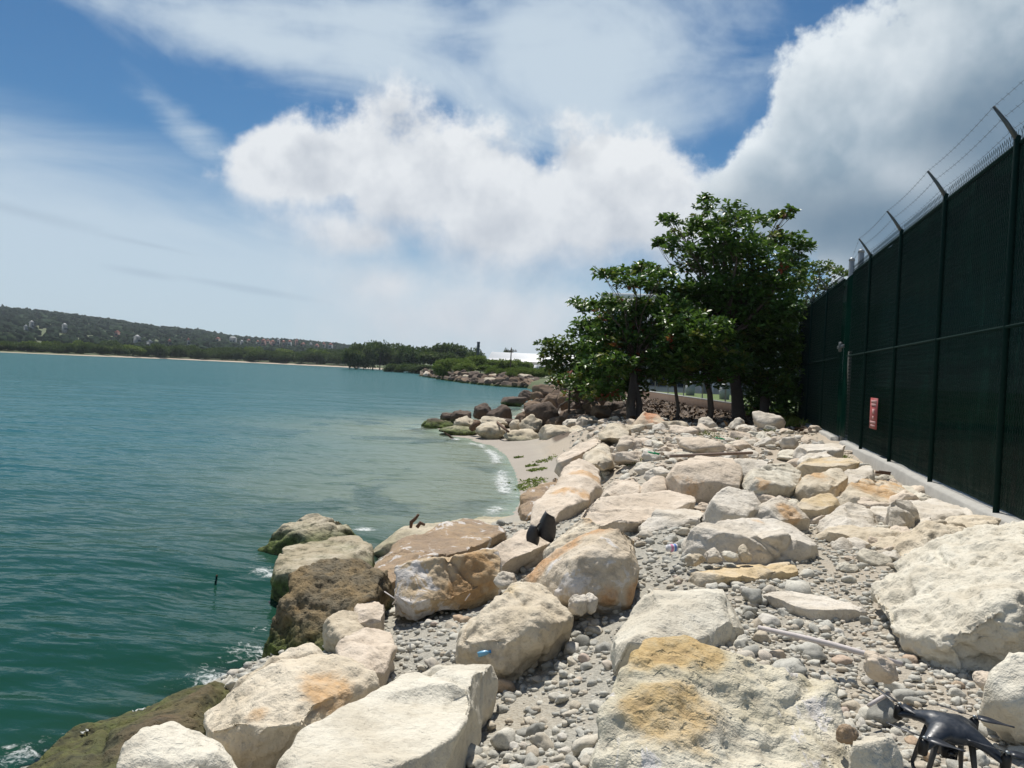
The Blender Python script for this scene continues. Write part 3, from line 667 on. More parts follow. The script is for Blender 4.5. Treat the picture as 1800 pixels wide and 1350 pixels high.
rock('biggest pinkish slab leaning on the bank, lit on its seaward side', 'pink', -.75, .25,
     [(936,906,8.3),(940,885,8.7),(965,855,9.4),(1000,815,10.4),(1030,800,10.9),(1048,797,11.0),(1056,815,10.6),(1059,850,9.7),(1050,868,9.2),(1026,886,8.7),(1010,906,8.2),(985,921,7.85),(960,916,8.0),(1020,858,9.0),(975,902,8.15)],
     .7, 2, [(1030,830,9.8,.25),(1000,870,9.0,.25)], .021)
rock('dark porous boulder against the seaward side of the leaning slab', 'brown', -.95, .4,
     [(914,890,9.2),(920,870,9.6),(950,836,10.3),(982,828,10.5),(985,850,10.0),(945,895,9.0),(936,910,8.7),(918,912,8.8)], 1.6, 2, vox=.024)
rock('pale ridge-shaped boulder beyond the leaning slab', 'pink', -.6, .5,
     [(976,812,13.2),(980,794,13.8),(1030,766,14.6),(1055,757,14.9),(1062,775,14.2),(1015,800,13.2),(990,817,12.9)], .9, 1, vox=.03)
rock('tan wedge boulder above the leaning slab', 'cream', -.3, .4,
     [(1018,808,11.6),(1053,775,12.3),(1075,788,12.1),(1085,803,11.7),(1070,815,11.2),(1040,812,11.3)], 1.0, 1, vox=.028)
rock('pinkish angular boulder behind the long slope of slabs', 'pink', -.25, .3,
     [(1056,868,8.0),(1066,850,8.2),(1100,830,8.4),(1116,825,8.5),(1130,845,8.3),(1124,867,7.95),(1090,873,7.85)], .9, 1, [(1090,860,7.9,.12)], .02)
rock('small rounded pinkish stone touching the long squared block', 'pink', -.25, .25,
     [(1128,869,7.9),(1128,855,8.0),(1150,835,8.2),(1166,832,8.25),(1177,850,8.1),(1172,867,7.9),(1155,874,7.8)], .9, 2, vox=.019)
rock('cream boulder with a rust-red face at the edge of the tree shade', 'rusty', -.15, .5,
     [(1108,748,16.4),(1115,735,16.6),(1130,719,16.9),(1146,722,16.9),(1172,738,16.7),(1174,750,16.4),(1150,758,16.2),(1120,758,16.2)], .9, 1, [(1158,735,16.7,.42),(1165,748,16.4,.3),(1140,722,16.9,.2)], .035)
rock('big rounded ochre boulder in front of the rust-faced one', 'tan', -.2, .5,
     [(1054,768,14.3),(1055,750,14.6),(1070,740,14.8),(1090,738,14.8),(1112,750,14.6),(1113,766,14.2),(1095,775,14.0),(1065,775,14.0)], .8, 3, vox=.03)
rock('pale flat slab with a broken edge beside the gate', 'white', -.1, .2,
     [(1404,786,11.6),(1412,777,12.2),(1450,775,12.4),(1492,782,12.0),(1478,792,11.2),(1420,792,11.2)], .8, 1, vox=.026, name='rock_slab', cat='slab')
rock('thin pale slab next to the kerb start', 'white', -.1, .2,
     [(1410,804,10.3),(1420,792,11.0),(1458,789,11.1),(1470,797,10.7),(1440,805,10.2)], .7, 1, vox=.025, name='rock_slab', cat='slab')
rock('long tan slab lying flat between the kerb and the cracked boulder', 'tan', -.1, .3,
     [(1412,815,9.7),(1425,801,10.4),(1495,801,10.3),(1517,812,9.7),(1470,820,9.3)], .6, 1, [(1460,808,10,.5)], .025, 'rock_slab', 'slab')
rock('white angular block at the kerb behind the ochre-topped slab', 'white', -.15, .2,
     [(1478,838,8.8),(1484,822,9.2),(1515,816,9.5),(1540,820,9.3),(1542,834,8.9),(1510,842,8.6)], .8, 1, vox=.022)

rock('small tan stone at the foot of the porous brown rock', 'tan', -.65, .15, [(562,1112,4.8),(570,1086,4.85),(600,1070,4.95),(632,1076,4.95),(642,1100,4.8),(620,1128,4.62),(580,1132,4.65)], .9, 1, vox=.013)
rock('pinkish sloping stone beside the big hollow boulder', 'pink', -.7, .2, [(588,1135,4.2),(604,1112,4.4),(650,1097,4.5),(688,1106,4.5),(692,1130,4.3),(672,1168,4.0),(620,1180,3.9)], .9, 1, vox=.013)
rock('pink-topped stone in a row with the small tan stone', 'pink', -.6, .15, [(610,1082,5.0),(625,1058,5.1),(655,1051,5.15),(678,1066,5.1),(672,1090,4.95),(635,1102,4.9)], .9, 1, vox=.013)
def build_rocks():
    objs = []
    for s in ROCK_SPEC:
        bm = bmesh.new()
        for q in s['pts']: bm.verts.new(q)
        r = bmesh.ops.convex_hull(bm, input=bm.verts[:])
        bmesh.ops.delete(bm, geom=list({v for v in r['geom_interior'] if isinstance(v, bmesh.types.BMVert)} | {v for v in bm.verts if not v.link_faces}), context='VERTS')
        me = bpy.data.meshes.new('hull'); bm.to_mesh(me); bm.free()
        o = bpy.data.objects.new('hull', me); COL.objects.link(o)
        md = o.modifiers.new('r', 'REMESH'); md.mode = 'VOXEL'; md.voxel_size = s['vox'] or 0.02
        objs.append(o)
    dg = bpy.context.evaluated_depsgraph_get(); dg.update()
    for o, s in zip(objs, ROCK_SPEC):
        ev = o.evaluated_get(dg); me = ev.to_mesh()
        n = len(me.vertices); V = np.empty(n*3, np.float32); me.vertices.foreach_get('co', V); V = V.reshape(-1, 3).astype(float)
        Q = np.empty(len(me.loops), np.int32); me.loops.foreach_get('vertex_index', Q); Q = Q.reshape(-1, 4)
        E = np.empty(len(me.edges)*2, np.int32); me.edges.foreach_get('vertices', E); E = E.reshape(-1, 2)
        ev.to_mesh_clear()
        deg = np.bincount(E.ravel(), minlength=n).astype(float)[:, None]
        def lap(X):
            S = np.zeros_like(X)
            for c in range(3): S[:, c] = np.bincount(E[:,0], X[E[:,1], c], n) + np.bincount(E[:,1], X[E[:,0], c], n)
            return S/deg
        for _ in range((1, 1, 3, 5, 8)[s['smooth']]): V = 0.4*V + 0.6*lap(V)
        V = V.mean(0) + (V-V.mean(0))*1.035
        L = float(np.cbrt(np.prod(V.max(0)-V.min(0)+0.02)))
        def normals(V):
            a = V[Q[:,2]]-V[Q[:,0]]; b = V[Q[:,3]]-V[Q[:,1]]; fn = np.cross(a, b); N = np.zeros_like(V)
            for k in range(4):
                for c in range(3): N[:, c] += np.bincount(Q[:,k], fn[:,c], n)
            N = N/np.maximum(np.linalg.norm(N, axis=1, keepdims=True), 1e-12)
            return N if np.sum(N*(V-V.mean(0))) > 0 else -N
        N = normals(V); k = s['rough']
        for _ in range(12):                      # chipped corners
            c = RNG.normal(size=3); c /= np.linalg.norm(c); e = V@c; hq = np.quantile(e, RNG.uniform(0.955, 0.992))
            V = V - np.clip(e-hq, 0, None)[:, None]*c*0.85
        N = normals(V)
        for _ in range(60):                      # broken faces
            i = RNG.integers(n); q = V[i]; c = N[i] + RNG.normal(size=3)*0.22; c /= np.linalg.norm(c)
            r = L*RNG.uniform(0.15, 0.60); w = V-q; d2 = np.einsum('ij,ij->i', w, w)/(r*r)
            m = np.nonzero(d2 < 1)[0]; e = w[m]@c; e = e - (e.max() - r*RNG.uniform(0.05, 0.17)); k_ = e > 0
            m = m[k_]; V[m] -= (e[k_]*(1-d2[m]**3)*0.95)[:, None]*c
        V = 0.75*V + 0.25*lap(V)
        N = normals(V)
        off = RNG.random(3)*50
        d = 0.018*L*fbm(V*(2.2/L)+off, 2) + 0.018*L*(ridged(V*(4.0/L)+off, 2)-0.62)
        d += 0.022*k*fbm(V*6+off, 4) + 0.022*k*(ridged(V*10+off, 4)-0.6)
        pit = np.clip(fbm(V*15+off, 3)-0.25, 0, 1); d -= 0.03*k*pit*max(0, k-0.9)
        hole = np.clip(fbm(V*np.array([4.5, 4.5, 9.0])-off, 4)-0.18, 0, 1); d -= 0.035*k*hole
        for _ in range(3):                       # fracture lines
            c = RNG.normal(size=3); c /= np.linalg.norm(c); e = V@c; h = RNG.uniform(np.quantile(e, .2), np.quantile(e, .8))
            e = e - h + 0.05*fbm(V*4+off, 3); wd = max(.008, 1.1*(s['vox'] or .02))
            d -= 0.035*min(L, .9)*np.exp(-(e/wd)**2)*np.clip(2.2*fbm(V*2.2-off, 2)+0.35, 0, 1)
            d -= 0.018*min(L, .9)*(e > 0)*np.clip(2*fbm(V*1.7+2*off, 2), 0, 1)
        V = V + N*np.clip(d, -0.09*L, 0.06*L)[:, None]
        N = normals(V)
        V = V + N*(0.006*k*fbm(V*38+off, 3))[:, None]
        stain = np.zeros(n)
        for c, rad in s['stains']:
            stain = np.maximum(stain, np.clip(1.35-np.linalg.norm(V-np.array(c), axis=1)/rad, 0, 1))
        base = np.array([V[:,0].mean(), V[:,1].mean(), V[:,2].min()])
        s['V'], s['Q'] = V, Q
        m2 = make_mesh(s['name'], V-base, Q, M[s['mat']], True, {'stain': stain})
        tag(link(s['name'], m2, loc=base), s['label'], s['cat'], 'large limestone rocks of the sea defence')
    for o in objs:
        me = o.data; bpy.data.objects.remove(o); bpy.data.meshes.remove(me)
build_rocks()

# ------------------------------------------------------------------ smaller boulders from shared shapes
def unit_rock(seed, cuts=9, sub=4, rough=1.0, roundness=0.5):
    rg = np.random.default_rng(seed)
    bm = bmesh.new(); bmesh.ops.create_icosphere(bm, subdivisions=sub, radius=1.0)
    V = np.array([v.co for v in bm.verts]); F = np.array([[v.index for v in f.verts] for f in bm.faces]); bm.free()
    D = V.copy(); rad = np.full(len(V), 1.0)
    for _ in range(cuts+4):                       # broken faces
        nrm = rg.normal(size=3); nrm /= np.linalg.norm(nrm); h = rg.uniform(0.55, 0.88)
        c = D@nrm; lim = np.where(c > 1e-3, h/np.maximum(c, 1e-3), 9)
        rad = np.minimum(rad, lim) if roundness < 0.3 else -np.log(np.exp(-rad*14/roundness*0.5)+np.exp(-np.minimum(lim, 4)*14/roundness*0.5))/(14/roundness*0.5)
    V = D*rad[:, None]
    off = rg.random(3)*40
    V = V*(1 + rough*(0.10*fbm(D*1.6+off, 3) + 0.06*(ridged(D*3.2+off, 3)-0.6) + 0.03*fbm(D*9+off, 2)))[:, None]
    V -= (V.max(0)+V.min(0))/2; V /= (V.max(0)-V.min(0))/2
    return V, F
UNIT = [unit_rock(100+i, 8+i % 5, 4, 1.0, 0.22+0.1*(i % 3)) for i in range(9)]
_um = {}
def unit_mesh(i, mat):
    k = (i, mat)
    if k not in _um: _um[k] = make_mesh('boulder_shape', UNIT[i][0], UNIT[i][1], M[mat], True, {'stain': np.zeros(len(UNIT[i][0]))})
    return _um[k]
def bb(label, mat, x0, y0, x1, y1, depth, group=None, i=None, ratio=1.0, sink=0.15, name='boulder', rz=None, tilt=0.0):
    """a boulder that spans the given photo box at the given distance"""
    w = (x1-x0)/FPX*depth; h = (y1-y0)/FPX*depth*(1+sink)
    c = atd((x0+x1)/2, (y0+y1)/2 + (y1-y0)*sink/2, depth)
    i = random.randrange(len(UNIT)) if i is None else i
    V, F = UNIT[i]; V = V*np.array([w/2, w/2*ratio, h/2]); off = np.random.default_rng(int(x0*7+y0)).random(3)*30
    if random.random() < 0.5: V = V*np.array([-1, -1, 1])
    V = V + V/np.linalg.norm(V, axis=1, keepdims=True)*(0.07*w*fbm(V*(5/w)+off, 4) + 0.10*min(w, .9)*(ridged(V*(6/w)+off, 3)-.6))[:, None]
    me = make_mesh('boulder_shape', V, F, M[mat], True, {'stain': np.zeros(len(V))})
    o = link(name, me, loc=c + VIEW*(w*ratio*0.35), rot=(0, tilt, YAW))
    return tag(o, label, 'boulder', group)
PALE = 'pale boulders along the near point'; DARK = 'dark boulders of the near point'
bb('yellowish boulder at the seaward end of the pale row', 'tan', 795,733,836,757, 24.5, PALE, 0)
bb('pale boulder with a wet foot in the middle of the shoreline row', 'tan', 836,744,888,775, 22.6, PALE, 1)
bb('long low cream boulder with a weedy base by the breaking wave', 'tan', 884,756,952,783, 21.6, PALE, 2)
bb('upright tan boulder standing behind the pale shoreline row', 'tan', 912,730,956,768, 23.2, PALE, 3, tilt=.25)
bb('cream boulder at the inner end of the beach', 'cream', 948,749,1006,783, 20.5, PALE, 4)
bb('pinkish stone just right of the inner beach boulder, red mark on its top', 'pink', 998,759,1032,786, 18.5, PALE, 5, tilt=-.3)
bb('pale boulder below the dark shade under the trees', 'pink', 1013,732,1057,758, 21.0, PALE, 6)
bb('small grey boulder left of the pale one under the trees', 'white', 990,737,1024,755, 21.6, PALE, 7)
bb('flat cream stone between the ochre boulder and the beach', 'cream', 1000,750,1046,768, 19.0, PALE, 8)
bb('flat yellow slab with driftwood at the tip of the pale row', 'tan', 836,733,896,750, 24.0, PALE, 3, ratio=.8)
bb('low weedy rock awash at the tip of the row', 'algae', 772,751,838,767, 23.6, PALE, 1)
bb('small triangular cream stone beside the upright tan boulder', 'cream', 895,738,918,758, 23.5, PALE, 5, tilt=.4)
bb('long dark rock lying lowest at the tip of the point', 'dark', 738,737,800,758, 26.0, DARK, 2)
bb('dark round rock behind the lowest rock of the tip', 'dark', 773,726,798,745, 26.8, DARK, 4)
bb('black glistening boulder, second from the tip of the point', 'dark', 791,722,828,744, 26.4, DARK, 6)
bb('dark flat-topped boulder at the outer edge of the cove', 'dark', 831,709,866,735, 27.5, DARK, 0)
bb('dark triangular boulder leaning beside the flat-topped one', 'dark', 857,710,900,745, 26.5, DARK, 5, tilt=.35)
bb('low black rock standing alone in the cove', 'dark', 881,697,927,714, 44.0, DARK, 7)
bb('largest dark boulder in the middle of the point', 'dark', 922,707,986,754, 25.5, DARK, 8)
bb('brown rounded boulder left of the largest dark one', 'brownb', 920,705,952,728, 27.5, DARK, 1)
bb('flat brown stone below the rounded brown boulder', 'brownb', 903,724,942,744, 26.2, DARK, 3)
bb('reddish brown boulder at the water on the far side of the point', 'dark', 911,686,941,704, 50.0, DARK, 2)
bb('wide brown boulder on top of the pile beside the tree', 'brownb', 934,675,1003,703, 47.0, DARK, 6)
bb('boulder with white and rust patches above the largest dark one', 'brownb', 955,689,986,720, 31.0, DARK, 0, tilt=.5)
bb('mottled grey-brown boulder right of the patched one', 'brownb', 981,688,1021,728, 29.0, DARK, 4)
bb('black boulder in the shade at the foot of the bushes', 'dark', 1014,684,1047,712, 29.0, DARK, 5)
bb('long slanted brown slab pointing down from the bushes', 'brownb', 1036,686,1088,716, 27.5, DARK, 8, tilt=.5)
bb('brown stone with yellow lichen in front of the slanted slab', 'brownb', 1022,706,1064,730, 25.5, DARK, 2)
bb('black rock at the edge of the tree shade', 'dark', 1062,704,1104,728, 25.5, DARK, 1)
bb('brown stone below the mottled boulder', 'brownb', 985,720,1030,742, 24.5, DARK, 7)
bb('long brown stone wedged under the pale grey boulder', 'brownb', 956,733,1000,755, 22.5, DARK, 3, tilt=-.35)
bb('small white stone on the ridge of the dark pile', 'white', 957,670,975,680, 60.0, DARK, 4)
for k, (x0,y0,x1,y1,dp) in enumerate([(932,688,956,706,46),(941,700,968,716,35),(1003,706,1026,722,27),(1040,712,1076,734,23.5),(1000,728,1040,742,22.8),(868,736,912,752,24.2),
        (945,716,960,728,29),(1090,716,1125,738,22),(1075,728,1105,744,20.5),(935,700,950,710,44),(1010,676,1034,690,38),(984,678,1002,692,44),(826,738,846,752,25),(1128,724,1150,738,21),(1045,690,1062,702,33)]):
    bb('brown filler boulder packed between the larger boulders of the near point', 'dark' if k % 3 else 'brownb', x0,y0,x1,y1,dp, 'filler boulders of the near point')
# stones on the plateau, in front of the tree shade
PLAT = 'stones scattered on the gravel plateau'
for lab, mat, *b in [
    ('ochre-grey boulder on the plateau, right of the rust-faced boulder', 'tan', 1160,740,1218,760,16.4),
    ('pale boulder on the plateau edge, third from the fence end', 'white', 1228,733,1268,755,17.2),
    ('small pale stone on the plateau edge, second from the fence end', 'white', 1282,735,1314,754,17.4),
    ('pale boulder beside the grass at the fence end', 'white', 1329,725,1382,755,17.6),
    ('grey stone with a flat dark side on the plateau, towards the gate', 'white', 1375,768,1408,787,13.0),
    ('cream stone left of the rust-faced boulder', 'cream', 1098,746,1134,766,15.4),
    ('angular pinkish stone below the big ochre boulder', 'pink', 1086,768,1132,797,12.8),
    ('pinkish stone right of the angular one, with weeds', 'pink', 1103,772,1150,792,13.2),
    ('flat pale slab on the near edge of the plateau', 'pink', 1195,772,1280,795,11.8),
    ('low cream hump on the left of the plateau', 'pink', 1082,795,1140,812,11.4),
    ('low pale stone in the plateau centre, among the weeds', 'pink', 1290,775,1330,788,13.0),
    ('pale stone at the far edge of the plateau', 'pink', 1178,750,1232,768,15.4),
    ('flat pale stone left of the boulder at the fence end', 'white', 1296,748,1334,760,16.6)]:
    bb(lab, mat, *b, PLAT, sink=.5)
bb('white broken stone between the brown-faced block and the tan rock', 'white', 868,1008,910,1036, 4.95, None, 3)
bb('cream rock at the bottom right behind the drone', 'cream2', 1752,1165,1905,1330, 2.55, None, 1, ratio=.7)
bb('white stone in the bottom right corner beside the drone legs', 'cream2', 1505,1308,1600,1400, 2.05, None, 6)
bb('knobbly pinkish cobble lying below the white stick', 'pink', 1528,1160,1584,1200, 2.85, None, 4, name='cobble', tilt=.4)
bb('reddish cobble under the edge of the huge boulder', 'pink', 1724,1186,1766,1214, 2.75, None, 7, name='cobble')
bb('dark brown cobble left of the drone', 'brown', 1478,1278,1514,1310, 2.2, None, 2, name='cobble')
bb('pair of grey cobbles, the left one, under the wedge boulder', 'white', 1000,1048,1034,1080, 4.3, None, 6, name='cobble')
bb('pair of grey cobbles, the right one, under the wedge boulder', 'white', 1025,1046,1052,1076, 4.35, None, 8, name='cobble')
bb('round white cobble in front of the white block', 'white', 1242,966,1272,990, 5.05, None, 0, name='cobble')
bb('small white cobble right of the round one, by the white block', 'cream2', 1272,972,1300,988, 5.05, None, 4, name='cobble')
bb('pointed cobble standing at the foot of the white block', 'tan', 1298,960,1324,986, 5.1, None, 5, name='cobble')
bb('brown cobble at the left corner of the white block', 'tan', 1206,976,1244,994, 5.0, None, 3, name='cobble')

# far breakwater across the cove
def far_break():
    FB = 'stones of the far breakwater'
    rg = random.Random(3)
    xs = [742,785,819,885,925,955]; ys = [661.5,668.5,673.5,680,682,684]
    for k in range(150):
        px = 742 + 208*((k+rg.random()*0.8)/150); row = k % 4
        yw = np.interp(px, xs, ys); q = atz(px, yw, WATER); d = (q-CAM).dot(CROT @ Vector((0,0,-1)))
        d *= 1 + 0.022*row; s = rg.uniform(0.55, 1.15)*(1.0 if px < 900 else 0.95)
        z = -0.95 + 0.34*row + rg.uniform(-.05, .1)
        p = atd(px, hor(px), d); 
        mat = rg.choices(('dark', 'brownb', 'tan', 'pink'), (5, 4, .8, .35))[0]
        o = link('boulder', unit_mesh(rg.randrange(9), mat), loc=(p.x, p.y, z), rot=(rg.uniform(-.5,.5), rg.uniform(-.5,.5), rg.uniform(0,6.3)), scale=(s, s*rg.uniform(.5,.9), s*rg.uniform(.4,.7)))
        tag(o, 'brown boulder in the far breakwater across the cove', 'boulder', FB)
    # core of the breakwater below the stones
    V = []; F = []
    for i, px in enumerate(range(738, 962, 8)):
        yw = np.interp(px, xs, ys); q = atz(px, yw, WATER); out = Vector((q.x, q.y, 0)).normalized()
        for dd, z in ((0.3,-1.4),(2.5,-0.6),(6,0.0),(12,0.1),(30,0.0)): V.append(q*0 + Vector((q.x, q.y, 0)) + out*dd + Vector((0,0,z)))
    n = 5; k = len(V)//n
    for i in range(k-1):
        for j in range(n-1): F.append((i*n+j, (i+1)*n+j, (i+1)*n+j+1, i*n+j+1))
    tag(link('breakwater_bank', make_mesh('breakwater_bank', V, F, plain('breakwater_soil', (0.12,0.09,0.06), 0.95, scale=2), True)), kind='structure')
far_break()

# ------------------------------------------------------------------ pebbles
def pebble_mat(name, attr):
    m, g, bs, out = new_mat(name)
    co = g.new('ShaderNodeTexCoord').outputs['Object']
    if attr: t = g.new('ShaderNodeAttribute', attribute_name='tone').outputs['Fac']
    else: t = g.new('ShaderNodeObjectInfo').outputs['Random']
    c = g.ramp(t, [(0.0,(0.27,0.265,0.235)),(0.18,(0.41,0.40,0.355)),(0.40,(0.53,0.515,0.455)),(0.60,(0.60,0.57,0.49)),(0.76,(0.50,0.43,0.33)),(0.90,(0.62,0.59,0.53)),(0.96,(0.50,0.36,0.23)),(1.0,(0.54,0.44,0.37))])
    sc = 60 if attr else 3.2
    n = g.noise(co, sc, 6, 0.65); n2 = g.noise(co, sc*4, 3, 0.6)
    c = g.mix(g.math('MULTIPLY', g.step(n, 0.55, 0.36), 0.55), c, g.mix(0.5, c, (0.10,0.095,0.08)))
    c = g.mix(g.math('MULTIPLY', g.step(n2, 0.44, 0.30), 0.4), c, (0.12,0.11,0.09))
    g.l.new(c, bs.inputs['Base Color']); bs.inputs['Roughness'].default_value = 0.85; bs.inputs['Specular IOR Level'].default_value = 0.3
    bump(g, bs, g.math('ADD', n, g.math('MULTIPLY', n2, 0.4)), 0.6, 0.004 if attr else 0.003)
    return m
PEB_OBJ = pebble_mat('pebble_stone', False); PEB_ATT = pebble_mat('pebble_stone_small', True)
PSHAPE = [unit_rock(300+i, 7+i % 6, 3, 2.5, 0.24+0.09*(i % 4)) for i in range(14)]
PMESH = [make_mesh('pebble', V, F, PEB_OBJ, True) for V, F in PSHAPE]
PLOW = [unit_rock(500+i, 6+i % 5, 1, 1.3, 0.35) for i in range(16)]
def rock_bvh():
    V = []; F = []; n = 0
    for s in ROCK_SPEC:
        V.append(s['V']); F.append(s['Q']+n); n += len(s['V'])
    return BVHTree.FromPolygons(np.concatenate(V).tolist(), np.concatenate(F).tolist())
BVH = rock_bvh()
def build_pebbles():
    rg = np.random.default_rng(11)
    items = []
    def scatter(n, x0, x1, y0, y1, med, sig, lo, hi, tone_fn, mask):
        x = rg.uniform(x0, x1, n); u = rg.random(n); y = y0*(y1/y0)**u
        r = np.clip(med*np.exp(sig*rg.normal(size=n)), lo, hi)
        ok = mask(x, y)
        return x[ok], y[ok], r[ok], tone_fn(ok.sum())
    tone_grey = lambda n: np.clip(rg.beta(1.7, 1.9, n)*0.86 + (rg.random(n) < 0.035)*0.4, 0, 1)
    tone_warm = lambda n: np.clip(0.45+0.45*rg.random(n), 0, 1)
    def clump(x, y): return fbm(np.stack([x*1.1, y*1.1, np.zeros_like(x)+3], -1), 2)
    m1 = lambda x, y: (x > shore_x(y)+np.where(y < 3.7, 0.95, np.where(y < 6, 0.12, 0.55))) & (x < 2.2)
    m_big = lambda x, y: m1(x, y) & (clump(x, y) > -0.18) & ((x < 0.5) | (rg.random(len(x)) < 0.35))
    m2 = lambda x, y: (x > bank_x(y)-0.9) & (x < 2.12)
    mb = lambda x, y: (x > shore_x(y)+0.75) & (x < bank_x(y)-0.2)
    parts = [scatter(2500, -3.0, 2.15, 1.9, 8.5, .030, .33, .018, .068, tone_grey, m_big),
             scatter(14000, -3.0, 2.2, 1.7, 8.5, .0125, .45, .006, .03, tone_grey, m1),
             scatter(7000, 0.0, 2.2, 1.8, 7.5, .0095, .42, .004, .022, lambda n: np.clip(.45+.45*rg.random(n),0,1), m1),
             scatter(3600, -3.5, 2.2, 8.5, 20, .022, .55, .01, .11, tone_warm, m2),
             scatter(500, -4, 0, 9.8, 17, .022, .5, .012, .06, tone_warm, mb)]
    X, Y, Rr, T = (np.concatenate([p[k] for p in parts]) for k in range(4))
    Z = ground_h(X, Y) + Rr*rg.uniform(-0.15, 0.6, len(X))
    # a stone that shows: not inside or behind a boulder
    inv = np.array(CROT).T
    P = np.stack([X, Y, Z], -1); q = (P-np.array(CAM))@inv.T
    dep = -q[:,2]; u = PW/2+FPX*q[:,0]/dep; v = PH/2-FPX*q[:,1]/dep
    inside = (u > -20) & (u < PW+20) & (v > 0) & (v < PH+30) & (dep > 0.3)
    size = Rr/dep
    seen = np.zeros(len(X), bool); order = np.argsort(-size)
    big = []
    for i in order:
        if not inside[i]: continue
        d = Vector(P[i]) - CAM; L = d.length
        hit = BVH.ray_cast(CAM, d/L, L - Rr[i]*0.6)
        if hit[0] is not None: continue
        big.append(i)
        if len(big) >= 300: break
    sel = np.zeros(len(X), bool); sel[big] = True
    for i in big:
        r = float(Rr[i]); f = 0.55+0.35*rg.random()
        o = link('pebble', PMESH[int(rg.integers(14))], loc=P[i], rot=(rg.normal()*.3, rg.normal()*.3, rg.random()*6.28), scale=(r*rg.uniform(1.0,1.35), r*rg.uniform(.8,1.05), r*f))
        tag(o, 'grey or beige pebble lying loose between the foreground boulders', 'pebble', 'loose foreground pebbles')
    idx = np.nonzero(~sel)[0]; VV = []; FF = []; TT = []; n = 0
    sh = rg.integers(16, size=len(idx))
    for k in range(16):
        I = idx[sh == k]; V, F = PLOW[k]; m = len(I)
        sc = np.stack([Rr[I]*rg.uniform(.95,1.35,m), Rr[I]*rg.uniform(.75,1.05,m), Rr[I]*rg.uniform(.5,.9,m)], -1)
        A = rg.random(m)*6.283; W = V[None]*sc[:, None]
        tx = rg.normal(size=m)*.35
        y2 = W[...,1]*np.cos(tx)[:,None]-W[...,2]*np.sin(tx)[:,None]; z2 = W[...,1]*np.sin(tx)[:,None]+W[...,2]*np.cos(tx)[:,None]
        x3 = W[...,0]*np.cos(A)[:,None]-y2*np.sin(A)[:,None]; y3 = W[...,0]*np.sin(A)[:,None]+y2*np.cos(A)[:,None]
        W = np.stack([x3, y3, z2], -1)+P[I][:, None]
        VV.append(W.reshape(-1,3)); FF.append((F[None]+(n+np.arange(m)*len(V))[:,None,None]).reshape(-1,3)); TT.append(np.repeat(T[I], len(V))); n += m*len(V)
    me = make_mesh('gravel', np.concatenate(VV), np.concatenate(FF), PEB_ATT, False, {'tone': np.concatenate(TT)})
    tag(link('gravel', me), 'loose grey and beige gravel covering the embankment', 'gravel', kind='stuff')
build_pebbles()

def build_rubble():
    rg = np.random.default_rng(91); base = []
    for k in range(12):
        V, F = UNIT[k % 9]; off = rg.random(3)*20; V = V*np.array([.13, .10, .085])*(rg.uniform(.85,1.15,3))
        V = V + V/np.linalg.norm(V, axis=1, keepdims=True)*(0.012*fbm(V*22+off, 3)+0.014*(ridged(V*30+off, 2)-.6))[:, None]
        base.append(make_mesh('rubble_stone', V, F, M[('white', 'pink', 'cream2', 'pink')[k % 4]], True, {'stain': np.zeros(len(V))}))
    n = 0
    while n < 170:
        y = 5.6*(19.0/5.6)**rg.random(); lo = float(bank_x(y))-.5; x = rg.uniform(lo, 2.22); s = rg.uniform(.45, 1.5)*(1 if y > 8 else .75)
        if y < 7.5 and x < .9: continue
        z = float(ground_h(np.array([x]), np.array([y]))[0])+.02*s
        d = Vector((x, y, z+.05)) - CAM
        if BVH.ray_cast(CAM, d.normalized(), d.length-.05)[0] is not None: continue
        o = link('rubble_stone', base[int(rg.integers(12))], None, (x, y, z), (rg.normal()*.25, rg.normal()*.25, rg.random()*6.28), (s, s, s*rg.uniform(.6,1)))
        tag(o, 'small pale rubble stone filling the space between the large slabs', 'stone', 'pale rubble stones'); n += 1
build_rubble()

